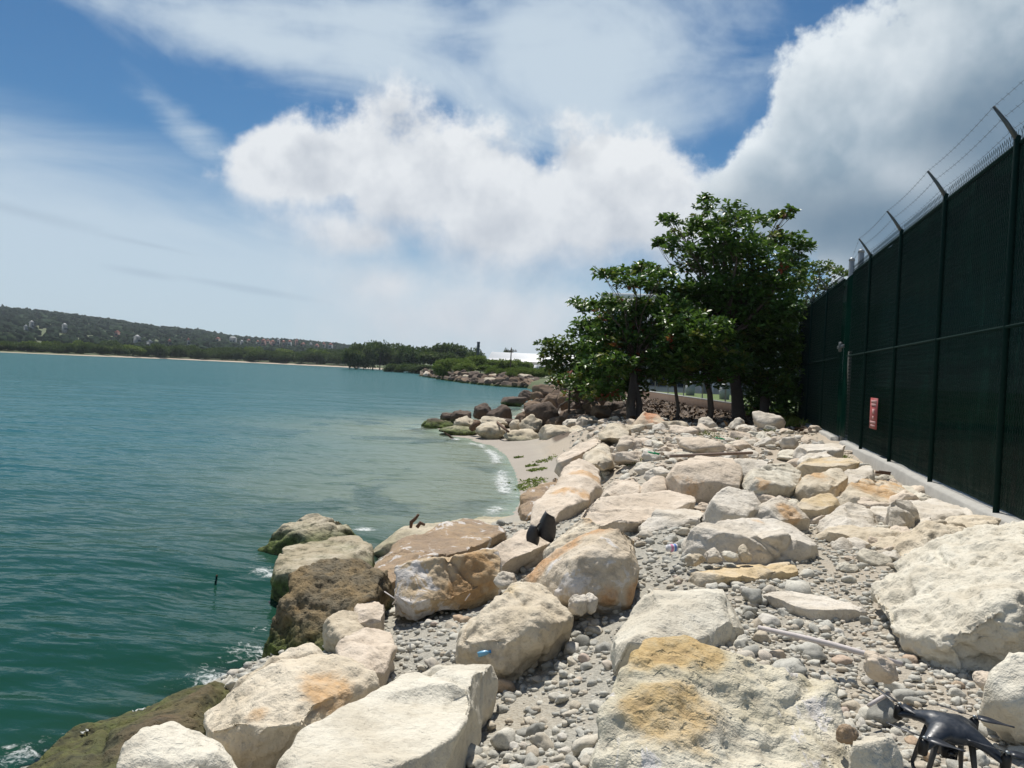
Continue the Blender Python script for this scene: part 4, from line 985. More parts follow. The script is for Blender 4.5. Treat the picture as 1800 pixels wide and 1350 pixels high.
# ------------------------------------------------------------------ security fence with windscreen
M['screen_post'] = plain('fence_post_green_vinyl', (0.0055,0.020,0.018), 0.8, 0.0, 0.3, 30, spec=0.06)
M['galv'] = plain('galvanised_steel', (0.26,0.28,0.29), 0.45, 0.6, 0.2, 25)
M['dark_steel'] = plain('weathered_steel', (0.07,0.085,0.09), 0.5, 0.4, 0.3, 25)
M['vinyl_wire'] = plain('green_vinyl_wire', (0.004,0.020,0.017), 0.6, 0.0, 0.2, 40, spec=0.15)
M['concrete'] = plain('kerb_concrete', (0.37,0.36,0.33), 0.9, 0.0, 0.25, 9, 0.5)
FX = 2.36
POSTS = [3.2, 5.3, 7.4, 9.5, 11.6, 13.75, 15.54]; POSTS2 = [16.56, 18.8, 21.66, 24.4]
FTOP = 3.12
def screen_mat():
    m, g, bs, out = new_mat('green_windscreen_fabric')
    co = g.new('ShaderNodeTexCoord').outputs['Object']
    n = g.noise(g.mapping(co, scale=(1, 1.4, 0.35)), 3.2, 5, 0.6, 0.5)
    c = g.mix(n, (0.001,0.0095,0.0070), (0.0025,0.019,0.0135))
    pale = g.noise(g.mapping(co, scale=(1, 2.5, 0.7)), 1.9, 4, 0.6, 0.8)
    fold_light = g.math('MULTIPLY', g.step(pale, 0.52, 0.72), 0.7)  # paler green patches paint light on the sagging, wrinkled fabric
    sp = g.new('ShaderNodeSeparateXYZ'); g.l.new(co, sp.inputs[0])
    low = g.math('MULTIPLY', g.step(g.math('ADD', sp.outputs[2], g.math('MULTIPLY', g.noise(g.mapping(co, scale=(1,3,.5)), 2.5, 4), 0.9)), 0.75, 0.40), 0.6)
    c = g.mix(fold_light, c, (0.007,0.038,0.028)); c = g.mix(low, c, (0.05,0.06,0.05))
    g.l.new(c, bs.inputs['Base Color']); bs.inputs['Roughness'].default_value = 0.9; bs.inputs['Specular IOR Level'].default_value = 0.0
    # open knit
    wv = g.math('MULTIPLY', g.math('SINE', g.math('MULTIPLY', sp.outputs[1], 420)), g.math('SINE', g.math('MULTIPLY', sp.outputs[2], 420)))
    hole = g.math('MULTIPLY', g.step(wv, 0.6, 0.95), 0.16)
    bump(g, bs, wv, 0.25, 0.003)
    tr = g.new('ShaderNodeBsdfTransparent'); mx = g.new('ShaderNodeMixShader')
    g.l.new(hole, mx.inputs[0]); g.l.new(bs.outputs[0], mx.inputs[1]); g.l.new(tr.outputs[0], mx.inputs[2]); g.l.new(mx.outputs[0], out.inputs[0])
    return m
M['screen'] = screen_mat()
def chain_link(w, h, pitch=0.055):
    n = max(2, int(round(w/pitch))); px = w/n; k = int(h/pitch*0.95); dz = h/k
    V = []; F = []; r = 0.0022
    for i in range(n):
        base = len(V)
        for j in range(k+1):
            y = (i + (0.52 if j % 2 else -0.02))*px; z = j*dz; x = 0.003 if j % 2 else -0.003
            for a in (0, 2.09, 4.19): V.append((x+r*math.cos(a), y+r*math.sin(a), z))
        for j in range(k):
            for a in range(3): F.append((base+j*3+a, base+j*3+(a+1) % 3, base+j*3+3+(a+1) % 3, base+j*3+3+a))
    n0 = len(V)                                     # mirrored set closes the diamonds
    V2 = [(x, px*n - y, z) for x, y, z in V]
    return V+V2, F+[tuple(q+n0 for q in f[::-1]) for f in F]
def build_fence():
    fence = thing('security_fence', 'tall chain-link fence with dark green windscreen and barbed wire on the right', 'fence', (FX, 7.4, 0))
    Y0 = 7.4
    def post(y, top, r, mat, nm='post', x=-0.028):
        return MB().lathe([(r, -0.2), (r, top), (r*0.8, top+0.012)], 12).build(nm, mat, fence, (x, y-Y0, 0), smooth=True)
    arms = MB().tube([(0,0,-.02), (-0.10,0,0.135), (-0.20,0,0.27)], [0.024, 0.019, 0.013], 8).mesh('barb_arm', M['dark_steel'])
    for y in POSTS[:-1] + POSTS2[1:]:
        post(y, FTOP+0.02, 0.026, M['screen_post'])
        if y < 15 or y > 18: link('barb_arm', arms, fence, (-0.02, y-Y0, FTOP+0.01))
    for y in (POSTS[-1], POSTS2[0]): post(y, 3.46, 0.052, M['galv'], 'gate_post', 0.11)
    def cap(y): MB().lathe([(0.06, 0), (0.056, 0.03), (0.03, 0.055), (0.005, 0.062)], 12).build('post_cap', M['galv'], fence, (0.11, y-Y0, 3.46), smooth=True)
    cap(POSTS[-1]); cap(POSTS2[0])
    for seq in (POSTS, POSTS2):
        a, b = seq[0], seq[-1]
        MB().tube([(0, a-Y0, FTOP-0.03), (0, b-Y0, FTOP-0.03)], 0.022, 8).build('top_rail', M['screen_post'], fence)
        MB().tube([(-0.035, a-Y0, 1.56), (-0.035, b-Y0, 1.56)], 0.013, 8).build('middle_rail', M['screen_post'], fence)
        for y0, y1 in zip(seq[:-1], seq[1:]):
            w = y1-y0
            V, F = chain_link(w-0.04, FTOP-0.06+0.09)
            if y0 > 4: link('wire_mesh', make_mesh('wire_mesh', V, F, M['vinyl_wire']), fence, (-0.012, y0-Y0+0.02, 0.06))
            # fabric with a slack, bellied surface
            ny, nz = 26, 30; yy = np.linspace(0.0, w, ny); zz = np.linspace(0.02, FTOP-0.012, nz)
            Yg, Zg = np.meshgrid(yy, zz); q = np.stack([Yg.ravel()*1.3+y0, Zg.ravel()*0.9, np.full(Yg.size, 3.3)], -1)
            Xg = 0.045 + 0.055*fbm(q, 3).reshape(Yg.shape)*np.sin(np.pi*Yg/w) + 0.010*fbm(q*7, 2).reshape(Yg.shape)*np.sin(np.pi*Yg/w)
            i = np.arange(nz-1)[:, None]*ny + np.arange(ny-1)[None]; Fq = np.stack([i, i+1, i+ny+1, i+ny], -1).reshape(-1, 4)
            link('windscreen', make_mesh('windscreen', np.stack([Xg, Yg, Zg], -1).reshape(-1, 3), Fq, M['screen'], True), fence, (0, y0-Y0, 0))
    for k in range(3):
        t = 0.25+0.36*k; pts = []; mb = MB()
        ys = [POSTS[0], *POSTS[1:6]]
        for y0, y1 in zip(ys[:-1], ys[1:]):
            for j in range(8):
                u = j/8; pts.append((-0.02-0.20*t-0.02*0, y0+(y1-y0)*u-Y0, FTOP+0.01+0.28*t - 0.03*math.sin(math.pi*u)))
        pts.append((-0.02-0.20*t, ys[-1]-Y0, FTOP+0.01+0.28*t)); pts.append((-0.03, POSTS[-1]-Y0, 3.2+0.1*k))
        mb.tube(pts, 0.0018, 4)
        for p, q in zip(pts[:-1], pts[1:]):
            p, q = Vector(p), Vector(q)
            for u in (0.25, 0.75):
                c = p.lerp(q, u)
                for s in (1, -1): mb.tube([c-Vector((0.013, 0.005*s, 0.012*s)), c+Vector((0.013, 0.005*s, 0.012*s))], 0.0013, 3, False)
        mb.build('barbed_wire', M['dark_steel'], fence)
    # gate leaf edge and latch in the gap between the two gate posts
    MB().box((-0.03, 0, 0.1), (0.03, 0.05, 3.0)).build('gate_stile', M['dark_steel'], fence, (0.1, POSTS[-1]-Y0+0.36, 0))
    MB().box((-0.05, 0, 1.72), (-0.02, 0.75, 1.78)).box((-0.07, 0.3, 1.66), (-0.02, 0.42, 1.84)).build('latch', M['dark_steel'], fence, (-0.05, POSTS[-1]-Y0+0.1, 0))
    for ya, yb, za, zb in ((0.0, 1.02, 1.66, FTOP), (0.34, 1.02, 0.04, 1.66)):
        ny, nz = 8, 20
        yy = np.linspace(ya, yb, ny); zz = np.linspace(za, zb, nz); Yg, Zg = np.meshgrid(yy, zz); i = np.arange(nz-1)[:, None]*ny + np.arange(ny-1)[None]
        link('windscreen', make_mesh('windscreen', np.stack([0.045+0.02*np.sin(Zg*3)*np.sin(np.pi*Yg), Yg, Zg], -1).reshape(-1, 3), np.stack([i, i+1, i+ny+1, i+ny], -1).reshape(-1, 4), M['screen'], True), fence, (0, POSTS[-1]-Y0, 0))
    # sign
    sg = atx(1541, 727, FX-0.06)
    s = thing('warning_sign', 'red warning sign with faded pale lettering fixed to the green fence', 'sign', (FX-0.10, sg.y, sg.z))
    MB().box((-0.004, -0.27, -0.225), (0.0, 0.27, 0.225)).build('panel', plain('faded_red_paint', (0.30,0.055,0.055), 0.6, var=0.2), s)
    pale = plain('faded_white_paint', (0.42,0.24,0.23), 0.6)
    for z, hw, hh in ((0.175,.20,.018),(0.125,.17,.018),(0.03,.08,.035),(-0.06,.05,.02),(-0.13,.20,.018),(-0.18,.16,.014)):
        MB().box((-0.008, -hw, z-hh), (-0.006, hw, z+hh)).build('lettering', pale, s)
build_fence()
def build_kerb(y0, y1, name, label):
    n = int((y1-y0)/0.12); V = []; F = []
    rg = np.random.default_rng(int(y0*10))
    for i in range(n+1):
        y = y0+(y1-y0)*i/n; j = 0.012*float(fbm([[y*2, 3, 1]], 3)[0]); jz = 0.016*float(fbm([[y*1.7, 9, 4]], 3)[0]) - (0.05 if y > 21.5 else 0)
        for x, z in ((FX-0.10+j, -0.5), (FX-0.09+j, -0.02+jz), (FX-0.075+j, 0.0+jz), (FX-0.02, 0.012+jz), (FX+0.12, 0.01+jz), (FX+0.13, -0.5)): V.append((x, y, z))
    for i in range(n):
        for k in range(5): F.append((i*6+k, (i+1)*6+k, (i+1)*6+k+1, i*6+k+1))
    F += [tuple(range(6)), tuple(n*6+k for k in range(6))[::-1]]
    tag(link(name, make_mesh(name, V, F, M['concrete'])), label, 'kerb')
build_kerb(1.5, 15.5, 'concrete_kerb', 'long concrete kerb under the near part of the green fence')
build_kerb(16.6, 24.4, 'concrete_kerb', 'short jagged concrete kerb under the fence beyond the gate')

# ------------------------------------------------------------------ trees
def leaf_mat(name, lo, hi, extra=(0.16,0.17,0.03), gloss=0.4, trans=0.3, spec=0.45):
    m, g, bs, out = new_mat(name)
    t = g.new('ShaderNodeAttribute', attribute_name='tone').outputs['Fac']
    c = g.ramp(t, [(0.0, lo), (0.62, hi), (0.90, extra), (0.955, (0.20,0.11,0.02)), (0.975, (0.24,0.05,0.03)), (1.0, (0.26,0.06,0.03))])
    g.l.new(c, bs.inputs['Base Color']); bs.inputs['Roughness'].default_value = gloss; bs.inputs['Specular IOR Level'].default_value = spec
    tl = g.new('ShaderNodeBsdfTranslucent'); g.l.new(g.mix(0.5, c, (0.10,0.16,0.02)), tl.inputs[0])
    mx = g.new('ShaderNodeMixShader'); mx.inputs[0].default_value = trans
    g.l.new(bs.outputs[0], mx.inputs[1]); g.l.new(tl.outputs[0], mx.inputs[2]); g.l.new(mx.outputs[0], out.inputs[0])
    return m
M['leaf'] = leaf_mat('almond_tree_leaves', (0.028,0.078,0.015), (0.10,0.20,0.034), trans=0.36)
M['leaf2'] = leaf_mat('light_green_leaves', (0.040,0.085,0.018), (0.10,0.16,0.035), trans=0.38)
M['far_leaf'] = leaf_mat('far_dark_foliage', (0.038,0.072,0.022), (0.092,0.130,0.038), gloss=0.8, trans=0.2, spec=0.15)
M['far_leaf2'] = leaf_mat('far_light_foliage', (0.095,0.155,0.028), (0.20,0.25,0.06), gloss=0.8, trans=0.25, spec=0.15)
M['hill_leaf'] = leaf_mat('hillside_foliage', (0.007,0.018,0.009), (0.018,0.036,0.015), gloss=0.9, trans=0.05, spec=0.05, extra=(0.05,0.07,0.03))
M['bark'] = plain('grey_brown_bark', (0.085,0.064,0.048), 0.95, 0, 0.4, 14, 0.8)
def leaves(centres, normals, length, width, rg, tones, droop=0.25):
    """diamond leaves, folded along the midrib"""
    n = len(centres)
    d = normals + rg.normal(size=(n,3))*0.25; d /= np.linalg.norm(d, axis=1, keepdims=True)
    up = np.tile(np.array([0,0,1.0]), (n,1)) + rg.normal(size=(n,3))*0.45
    s = np.cross(d, up); s /= np.maximum(np.linalg.norm(s, axis=1, keepdims=True), 1e-6)
    nn = np.cross(s, d)
    L = (length*rg.uniform(.7,1.2,n))[:,None]; W = (width*rg.uniform(.75,1.2,n))[:,None]
    a = centres; tip = centres + d*L - np.array([0,0,1])*L*droop*rg.random((n,1))
    mid = centres + d*L*0.58
    l = mid - s*W/2 + nn*W*0.16; r = mid + s*W/2 + nn*W*0.16
    V = np.stack([a, r, tip, l], 1).reshape(-1,3)
    i = (np.arange(n)*4)[:,None]
    F = np.concatenate([i+np.array([[0,1,2]]), i+np.array([[0,2,3]])], 0)
    return V, F, np.repeat(tones, 4)
def pad_points(c, rad, n, rg):
    u = rg.normal(size=(n,3)); u /= np.linalg.norm(u, axis=1, keepdims=True)
    q = u*(rg.random((n,1))**0.45)
    return np.array(c) + q*np.array(rad), q
def tree(name, label, cat, base, pads, rg, lmat, leaf_len=.17, rosettes=16.0, trunk_r=.12, forks=None, dead=0, red=0.01, yellow=0.05, group=None, stems=1):
    """pads: (centre, radii) ellipsoids of foliage in world metres"""
    base = Vector(base); t = thing(name, label, cat, base, group=group)
    LV = []; LF = []; LT = []; n = 0; wood = MB()
    fork = base + Vector((0,0,0.9)) if forks is None else Vector(forks)
    mids = []
    for (c, rad) in pads:
        c = Vector(c)
        vol = (rad[0]*rad[2] + rad[0]*rad[1] + rad[1]*rad[2])
        rad = (rad[0]*1.12, rad[1]*1.25, rad[2]*1.0); k = max(8, int(rosettes*vol*6.4))
        P, q = pad_points(c, rad, k, rg)
        P = P + rg.normal(size=P.shape)*0.05
        m = int(rg.integers(8, 11))
        cc = np.repeat(P, m, 0); az = rg.random(len(cc))*6.283; el = rg.uniform(-0.35, 0.9, len(cc))
        nd = np.stack([np.cos(az)*np.cos(el), np.sin(az)*np.cos(el), np.sin(el)], -1)
        pick = rg.random(k); tone = np.clip(rg.beta(2, 2.6, k)*0.8, 0, 0.88)
        tone = np.where(pick < red, 0.98, np.where(pick < red+yellow, 0.88, tone))
        tone = np.repeat(tone, m); tone = np.clip(tone + rg.normal(size=len(tone))*0.07*(tone < .85), 0, 1)
        V, F, T = leaves(cc + nd*0.03, nd, leaf_len, leaf_len*0.5, rg, tone)
        LV.append(V); LF.append(F+n); LT.append(T); n += len(V)
        # limb to the pad, twigs into it
        start = fork.lerp(c, 0.0); a = start.lerp(c, 0.45) + Vector((rg.normal()*.15, rg.normal()*.15, 0.12*(c-start).length))
        r0 = max(.02, trunk_r*0.42*min(1, rad[0]))
        wood.tube([start, start.lerp(a, .5)+Vector((rg.normal()*.06, rg.normal()*.06, .03)), a, a.lerp(c, .55)+Vector((rg.normal()*.08, 0, rg.normal()*.05)), c], [r0, r0*.85, r0*.65, r0*.45, r0*.25], 6)
        for j in range(5):
            e = Vector(P[int(rg.integers(k))]); b = a.lerp(c, rg.uniform(.4, 1))
            wood.tube([b, b.lerp(e, .5)+Vector((0,0,rg.normal()*.06)), e], [r0*.3, r0*.2, .006], 4, False)
    for j in range(stems):
        ofs = Vector((rg.normal()*.25, rg.normal()*.2, 0)) if j else Vector((0,0,0))
        b0 = base + ofs + Vector((0,0,-0.15)); m1 = b0.lerp(fork, .35)+Vector((rg.normal()*.07, rg.normal()*.07, 0)); m2 = b0.lerp(fork, .7)+Vector((rg.normal()*.07, rg.normal()*.07, 0))
        rr = trunk_r*(1 if j == 0 else rg.uniform(.4, .75))
        tr = MB().tube([b0, b0.lerp(m1, .3), m1, m2, fork], [rr*1.5, rr*1.1, rr*.95, rr*.85, rr*.7], 9)
        tr.build('trunk', M['bark'], t, -base, smooth=True)
    wood.build('branches', M['bark'], t, -base, smooth=True)
    for _ in range(dead):
        pass
    me = make_mesh('crown', np.concatenate(LV)-np.array(base), np.concatenate(LF), M[lmat], False, {'tone': np.concatenate(LT)})
    link('crown', me, t)
    return t
def pads_px(lst, D, rg, deep=0.75, jitter=0.5):
    o = []
    for cx, cy, rx, ry in lst:
        d = D + rg.normal()*jitter; s = d/FPX
        o.append((tuple(atd(cx, cy, d)), (rx*s, max(rx*s*deep, ry*s*0.9), ry*s)))
    return o
def rotpads(pads): return pads
def build_trees():
    rg = np.random.default_rng(21)
    G = 'trees at the end of the embankment'
    D = 22.0
    main = [(1245,362,20,12),(1236,352,9,7),(1290,366,16,14),(1330,386,34,13),(1372,379,22,8),(1388,371,9,6),(1268,394,52,18),(1185,391,22,9),(1168,386,11,6),(1212,410,40,13),(1172,428,18,7),(1157,428,8,6),(1192,436,24,8),(1292,424,62,24),(1362,420,46,16),(1402,434,24,10),(1420,432,9,6),(1250,448,62,18),(1330,452,62,20),(1388,462,34,18),(1230,470,40,12),(1300,482,60,18),(1360,490,50,20),
            (1275,520,80,28),(1220,535,50,24),(1340,535,55,32),(1290,560,75,28),(1385,508,26,22),(1255,505,60,22),(1310,590,60,26),(1265,595,46,20),(1330,500,50,22),(1375,545,40,30),(1300,620,50,24)]
    p = pads_px(main, 22.5, rg, .7, .7)
    tree('almond_tree', 'tallest layered almond tree with spreading tiers, centre of the clump', 'tree', atz(1300,742,-.1), p, rg, 'leaf', .19, 12, .17, atd(1275,600,22.4), red=.004, yellow=.05, group=G)
    left = [(1080,482,30,9),(1057,480,10,6),(1128,474,30,10),(1165,484,28,10),(1112,498,36,8),(1145,505,36,10),(1030,540,24,9),(1012,531,8,5),(1066,534,36,13),(1110,546,50,20),(1160,545,46,26),(1190,520,40,22),(1040,580,32,20),(1022,572,12,8),(1088,596,62,34),(1160,600,62,36),(1130,640,50,24),(1075,640,40,24),(1205,590,46,30),(1100,665,44,16),(1050,620,46,26),(1150,660,30,12),(1200,560,46,26),(1085,570,44,18),(1060,684,40,16),(1105,684,36,12),(1035,668,36,18)]
    tree('almond_tree', 'bushy almond tree with a few red leaves, left of the tallest tree', 'tree', atz(1112,742,-.1), pads_px(left, 21.2, rg, .8, .6), rg, 'leaf', .18, 16, .12, atd(1118,640,21.2), red=.022, yellow=.08, group=G, stems=2)
    low = [(1180,630,44,26),(1225,640,46,24),(1250,610,50,30),(1205,655,30,16),(1260,650,34,16),(1170,655,22,12),(1235,575,50,24),(1230,668,26,10),(1280,640,34,20),(1210,615,44,22),(1270,668,24,12),(1180,668,20,9)]
    tree('almond_tree', 'slim almond tree with drooping leaves in front of the white building', 'tree', atz(1243,744,-.1), pads_px(low, 20.6, rg, .8, .5), rg, 'leaf', .18, 14, .085, atd(1240,665,20.6), red=.006, yellow=.07, group=G)
    tree('almond_sapling', 'thin sapling trunk standing alone between the two left trees', 'tree', atz(1187,742,-.1), pads_px([(1186,640,22,16),(1192,622,18,12)], 20.4, rg, .8, .1), rg, 'leaf', .17, 14, .05, atd(1186,662,20.4), red=.0, yellow=.05, group=G)
    right = [(1340,575,55,40),(1385,560,24,36),(1390,620,20,48),(1350,640,54,44),(1320,610,40,30),(1345,690,48,34),(1388,690,18,40),(1310,660,24,26),(1375,720,26,20),(1330,722,30,14)]
    tree('almond_tree', 'dense dark tree reaching to the ground next to the green fence', 'tree', atz(1345,745,-.1), pads_px(right, 22.8, rg, .9, .7), rg, 'leaf', .18, 16, .13, atd(1340,680,22.8), red=.0, yellow=.03, group=G, stems=2)
    bush = [(990,612,34,20),(965,606,16,12),(975,640,26,24),(1030,622,46,30),(1010,655,44,24),(1050,665,42,22),(985,672,22,18),(1070,690,28,16),(1018,690,30,14)]
    tree('almond_tree', 'low sunlit bushy tree at the left end of the clump, above the dark boulders', 'tree', atz(1010,716,-.3), pads_px(bush, 24.5, rg, .8, .8), rg, 'leaf2', .18, 13, .07, atd(1015,690,24.5), red=.02, yellow=.12, group=G, stems=5)
    back = [(1440,474,34,14),(1470,478,24,10),(1420,500,30,16),(1455,505,26,18),(1430,540,30,26),(1400,480,26,14)]
    tree('feathery_tree', 'pale feathery tree behind the fence, right of the tallest tree', 'tree', atz(1440,705,-.1), pads_px(back, 34, rg, .8, 1), rg, 'leaf2', .20, 6, .12, atd(1430,600,34), red=0, yellow=.1, group=G)
    # tangle of thin stems under the left trees
    for k, px in enumerate((1000, 1024, 1046, 1062, 1082, 1096)):
        b = atz(px, 722+rg.normal()*3, -.2); tp = atd(px+rg.normal()*14, 640, b.y*1.03)
        t = thing('sapling', 'thin bare stem rising from the shade below the left trees', 'sapling', b, group='bare stems in the shade')
        m_ = b.lerp(tp, .5)+Vector((rg.normal()*.1, rg.normal()*.1, 0))
        MB().tube([b-b, m_-b, tp-b], [.035, .028, .015], 6).build('stem', M['bark'], t, smooth=True)
        s = tp.lerp(b, .3); MB().tube([m_-b, m_.lerp(tp,.5)-b+Vector((.2*rg.normal(),.1,.1)), tp-b+Vector((.5*rg.normal(),.2,-.1))], [.018,.014,.008], 5).build('branch', M['bark'], t, smooth=True)
build_trees()

# trees and shrubs across the bay: shared crowns
def far_crown(seed, n, lobes, flat):
    rg = np.random.default_rng(seed); LV = []; LF = []; LT = []; m = 0
    for k in range(lobes):
        a = rg.random()*6.283; rr = 0.62*rg.random()**.6
        c = np.array([rr*math.cos(a), rr*math.sin(a), 0.45 + 0.42*rg.random()*(1-rr*.5)]); rad = np.array([.42,.42,.26*flat])*rg.uniform(.7,1.1)
        P, q = pad_points(c, rad, n//lobes, rg)
        nd = q + rg.normal(size=q.shape)*.6; nd /= np.linalg.norm(nd, axis=1, keepdims=True)
        tone = np.clip(rg.beta(2,2.4,len(P))*.7 + rg.normal()*.10, 0, .88)
        V, F, T = leaves(P, nd, .10, .085, rg, tone)
        LV.append(V); LF.append(F+m); LT.append(T); m += len(V)
    V = np.concatenate(LV); V[:,2] = np.maximum(V[:,2], 0.02)
    return V, np.concatenate(LF), np.concatenate(LT)
FC = [far_crown(40+i, 2600, 9, 1.0) for i in range(4)] + [far_crown(60+i, 2600, 8, .6) for i in range(2)]
_fm = {}
def far_tree(px, pbase, ptop, depth, wpx, mat, label, group, rg, nm='tree', shape=None):
    i = rg.integers(4) if shape is None else shape
    k = (int(i), mat)
    if k not in _fm:
        V, F, T = FC[k[0]]; _fm[k] = make_mesh('crown', V, F, M[mat], False, {'tone': T})
        _fm['trunk'] = _fm.get('trunk') or MB().tube([(0,0,-.1),(.03,0,.3),(0,.02,.62)], [.045,.035,.02], 6).mesh('trunk', M['bark'])
    a, e = ang(px), None; zb = float(land_h(np.array([a]), np.array([depth]))[0])
    p = atd(px, hor(px), depth)
    top = atd(px, ptop, depth); h = max(1.0, top.z - zb); w = wpx/FPX*depth/1.6
    t = thing(nm, label, 'tree' if nm != 'shrub' else 'shrub', (p.x, p.y, zb-.1), rg.random()*6.28, group)
    link('crown', _fm[k], t, (0,0,0), (0,0,0), (w, w, h)); link('trunk', _fm['trunk'], t, (0,0,0), (0,0,0), (w*.7+.1, w*.7+.1, h))
    return t
def build_far_trees():
    rg = np.random.default_rng(33)
    for k in range(76):
        px = -40 + 680*k/75 + rg.normal()*5
        r = float(shore_r(np.array([ang(px)]))[0]); row = k % 3
        d = (r + (10, 26, 45)[row])*math.cos(ang(px)+YAW)
        top = np.interp(px, [-40, 60, 150, 300, 480, 640], [598, 602, 604, 611, 616, 619]) + rg.normal()*2.2 - (0, 1, 3)[row]
        far_tree(px, 0, top, d, rg.uniform(26, 46), 'far_leaf' if rg.random() < .85 else 'far_leaf2', 'dark green tree in the wooded belt along the far beach', 'trees along the far beach', rg, shape=(None if rg.random() < .7 else 4))
    big = [(615,612,48),(640,602,60),(668,600,64),(695,603,60),(720,606,56),(628,618,50),(705,616,60),(655,615,70),(745,607,56),(768,602,58),(795,604,56),(818,611,50),(757,618,60),(783,618,60),(838,618,40)]
    for k, (px, top, w) in enumerate(big):
        d = 268 + 12*(k % 4) - max(0, px-700)*.45
        far_tree(px, 0, top, d, w, 'far_leaf', 'tall dark broad tree in the wood behind the far breakwater', 'tall trees behind the far breakwater', rg, shape=(k % 4 if k % 3 else 4))
    for k, (px, top, w) in enumerate([(780,628,46),(805,624,52),(832,623,56),(858,626,50),(884,630,46),(868,638,50),(900,630,44),(925,634,44),(815,636,44),(790,640,40),(845,640,44),(905,640,46),(945,640,36)]):
        far_tree(px, 0, top, 128 + 9*(k % 4), w, 'far_leaf2', 'bright green spreading tree just behind the far breakwater', 'light green trees by the far breakwater', rg, shape=(4 + k % 2) if k < 7 else None)
    for k in range(22):
        px = 862 + 100*k/21; far_tree(px, 0, 645+rg.uniform(-2,7), 104+rg.uniform(-2,9), rg.uniform(18,32), 'far_leaf2', 'low bright green shrub on the bank behind the far breakwater', 'shrubs on the far bank', rg, 'shrub')
    for k in range(9):
        px = 690 + 8*k + rg.normal()*3; far_tree(px, 0, 640+rg.uniform(-3,4), 235-3*k, rg.uniform(24,40), 'far_leaf', 'dark rounded shrub at the back of the far beach', 'shrubs at the far beach', rg, 'shrub')
    far_tree(890, 0, 612, 190, 22, 'far_leaf', 'small round tree showing above the white roof', None, rg, shape=1)
    # woods on the hillside: a mass of crowns
    n = 9000; a = rg.uniform(-1.15, -.33, n); r = 440+1060*rg.random(n)**.8
    H = hill_h(a, r); ok = (H > 2.0); a, r, H = a[ok], r[ok], H[ok]
    VV = []; FF = []; TT = []; m = 0
    base, bf = unit_rock(900, 4, 1, 1.2, .6)
    for k in range(len(a)):
        s = rg.uniform(1.6, 3.6); V = base*np.array([s, s, s*rg.uniform(.7,1.2)])*(1+.25*rg.normal(size=(len(base),1)))
        VV.append(V+np.array([r[k]*math.sin(a[k]), r[k]*math.cos(a[k]), H[k]+1.0+s*.5])); FF.append(bf+m); m += len(V); TT.append(np.full(len(V), rg.beta(2,3)*.8))
    tag(link('hillside_wood', make_mesh('hillside_wood', np.concatenate(VV), np.concatenate(FF), M['hill_leaf'], False, {'tone': np.concatenate(TT)})), 'dark woodland covering the long hill across the bay', 'woodland', kind='stuff')
build_far_trees()

# ------------------------------------------------------------------ buildings, wall, lawn
M['white_wall'] = plain('white_painted_wall', (0.62,0.64,0.66), 0.85, 0, 0.06, 2)
M['glass'] = plain('dark_window_glass', (0.03,0.045,0.06), 0.08, 0, 0.2, 3)
M['trim'] = plain('grey_trim', (0.30,0.31,0.32), 0.7, 0, 0.1, 4)
M['roof_white'] = plain('white_roof_sheet', (0.78,0.78,0.77), 0.6, 0, 0.05, 1)
M['brown_wall'] = plain('brown_shaded_wall', (0.10,0.062,0.040), 0.95, 0, 0.45, 3, 0.4)  # brown wall, shade behind the trees put into its base colour
def window(parent, x0, z0, w, h, y=-0.001):
    f = MB()
    t = 0.06
    f.box((x0-t, y-0.05, z0-t), (x0+w+t, y-0.002, z0)).box((x0-t, y-0.05, z0+h), (x0+w+t, y-0.002, z0+h+t)).box((x0-t, y-0.05, z0), (x0, y-0.002, z0+h)).box((x0+w, y-0.05, z0), (x0+w+t, y-0.002, z0+h))
    o = f.build('window', M['trim'], parent)
    MB().box((x0+0.002, y-0.02, z0+0.002), (x0+w-0.002, y-0.004, z0+h-0.002)).build('pane', M['glass'], o)
    MB().box((x0+w/2-0.02, y-0.045, z0+0.003), (x0+w/2+0.02, y-0.021, z0+h-0.003)).build('mullion', M['trim'], o)
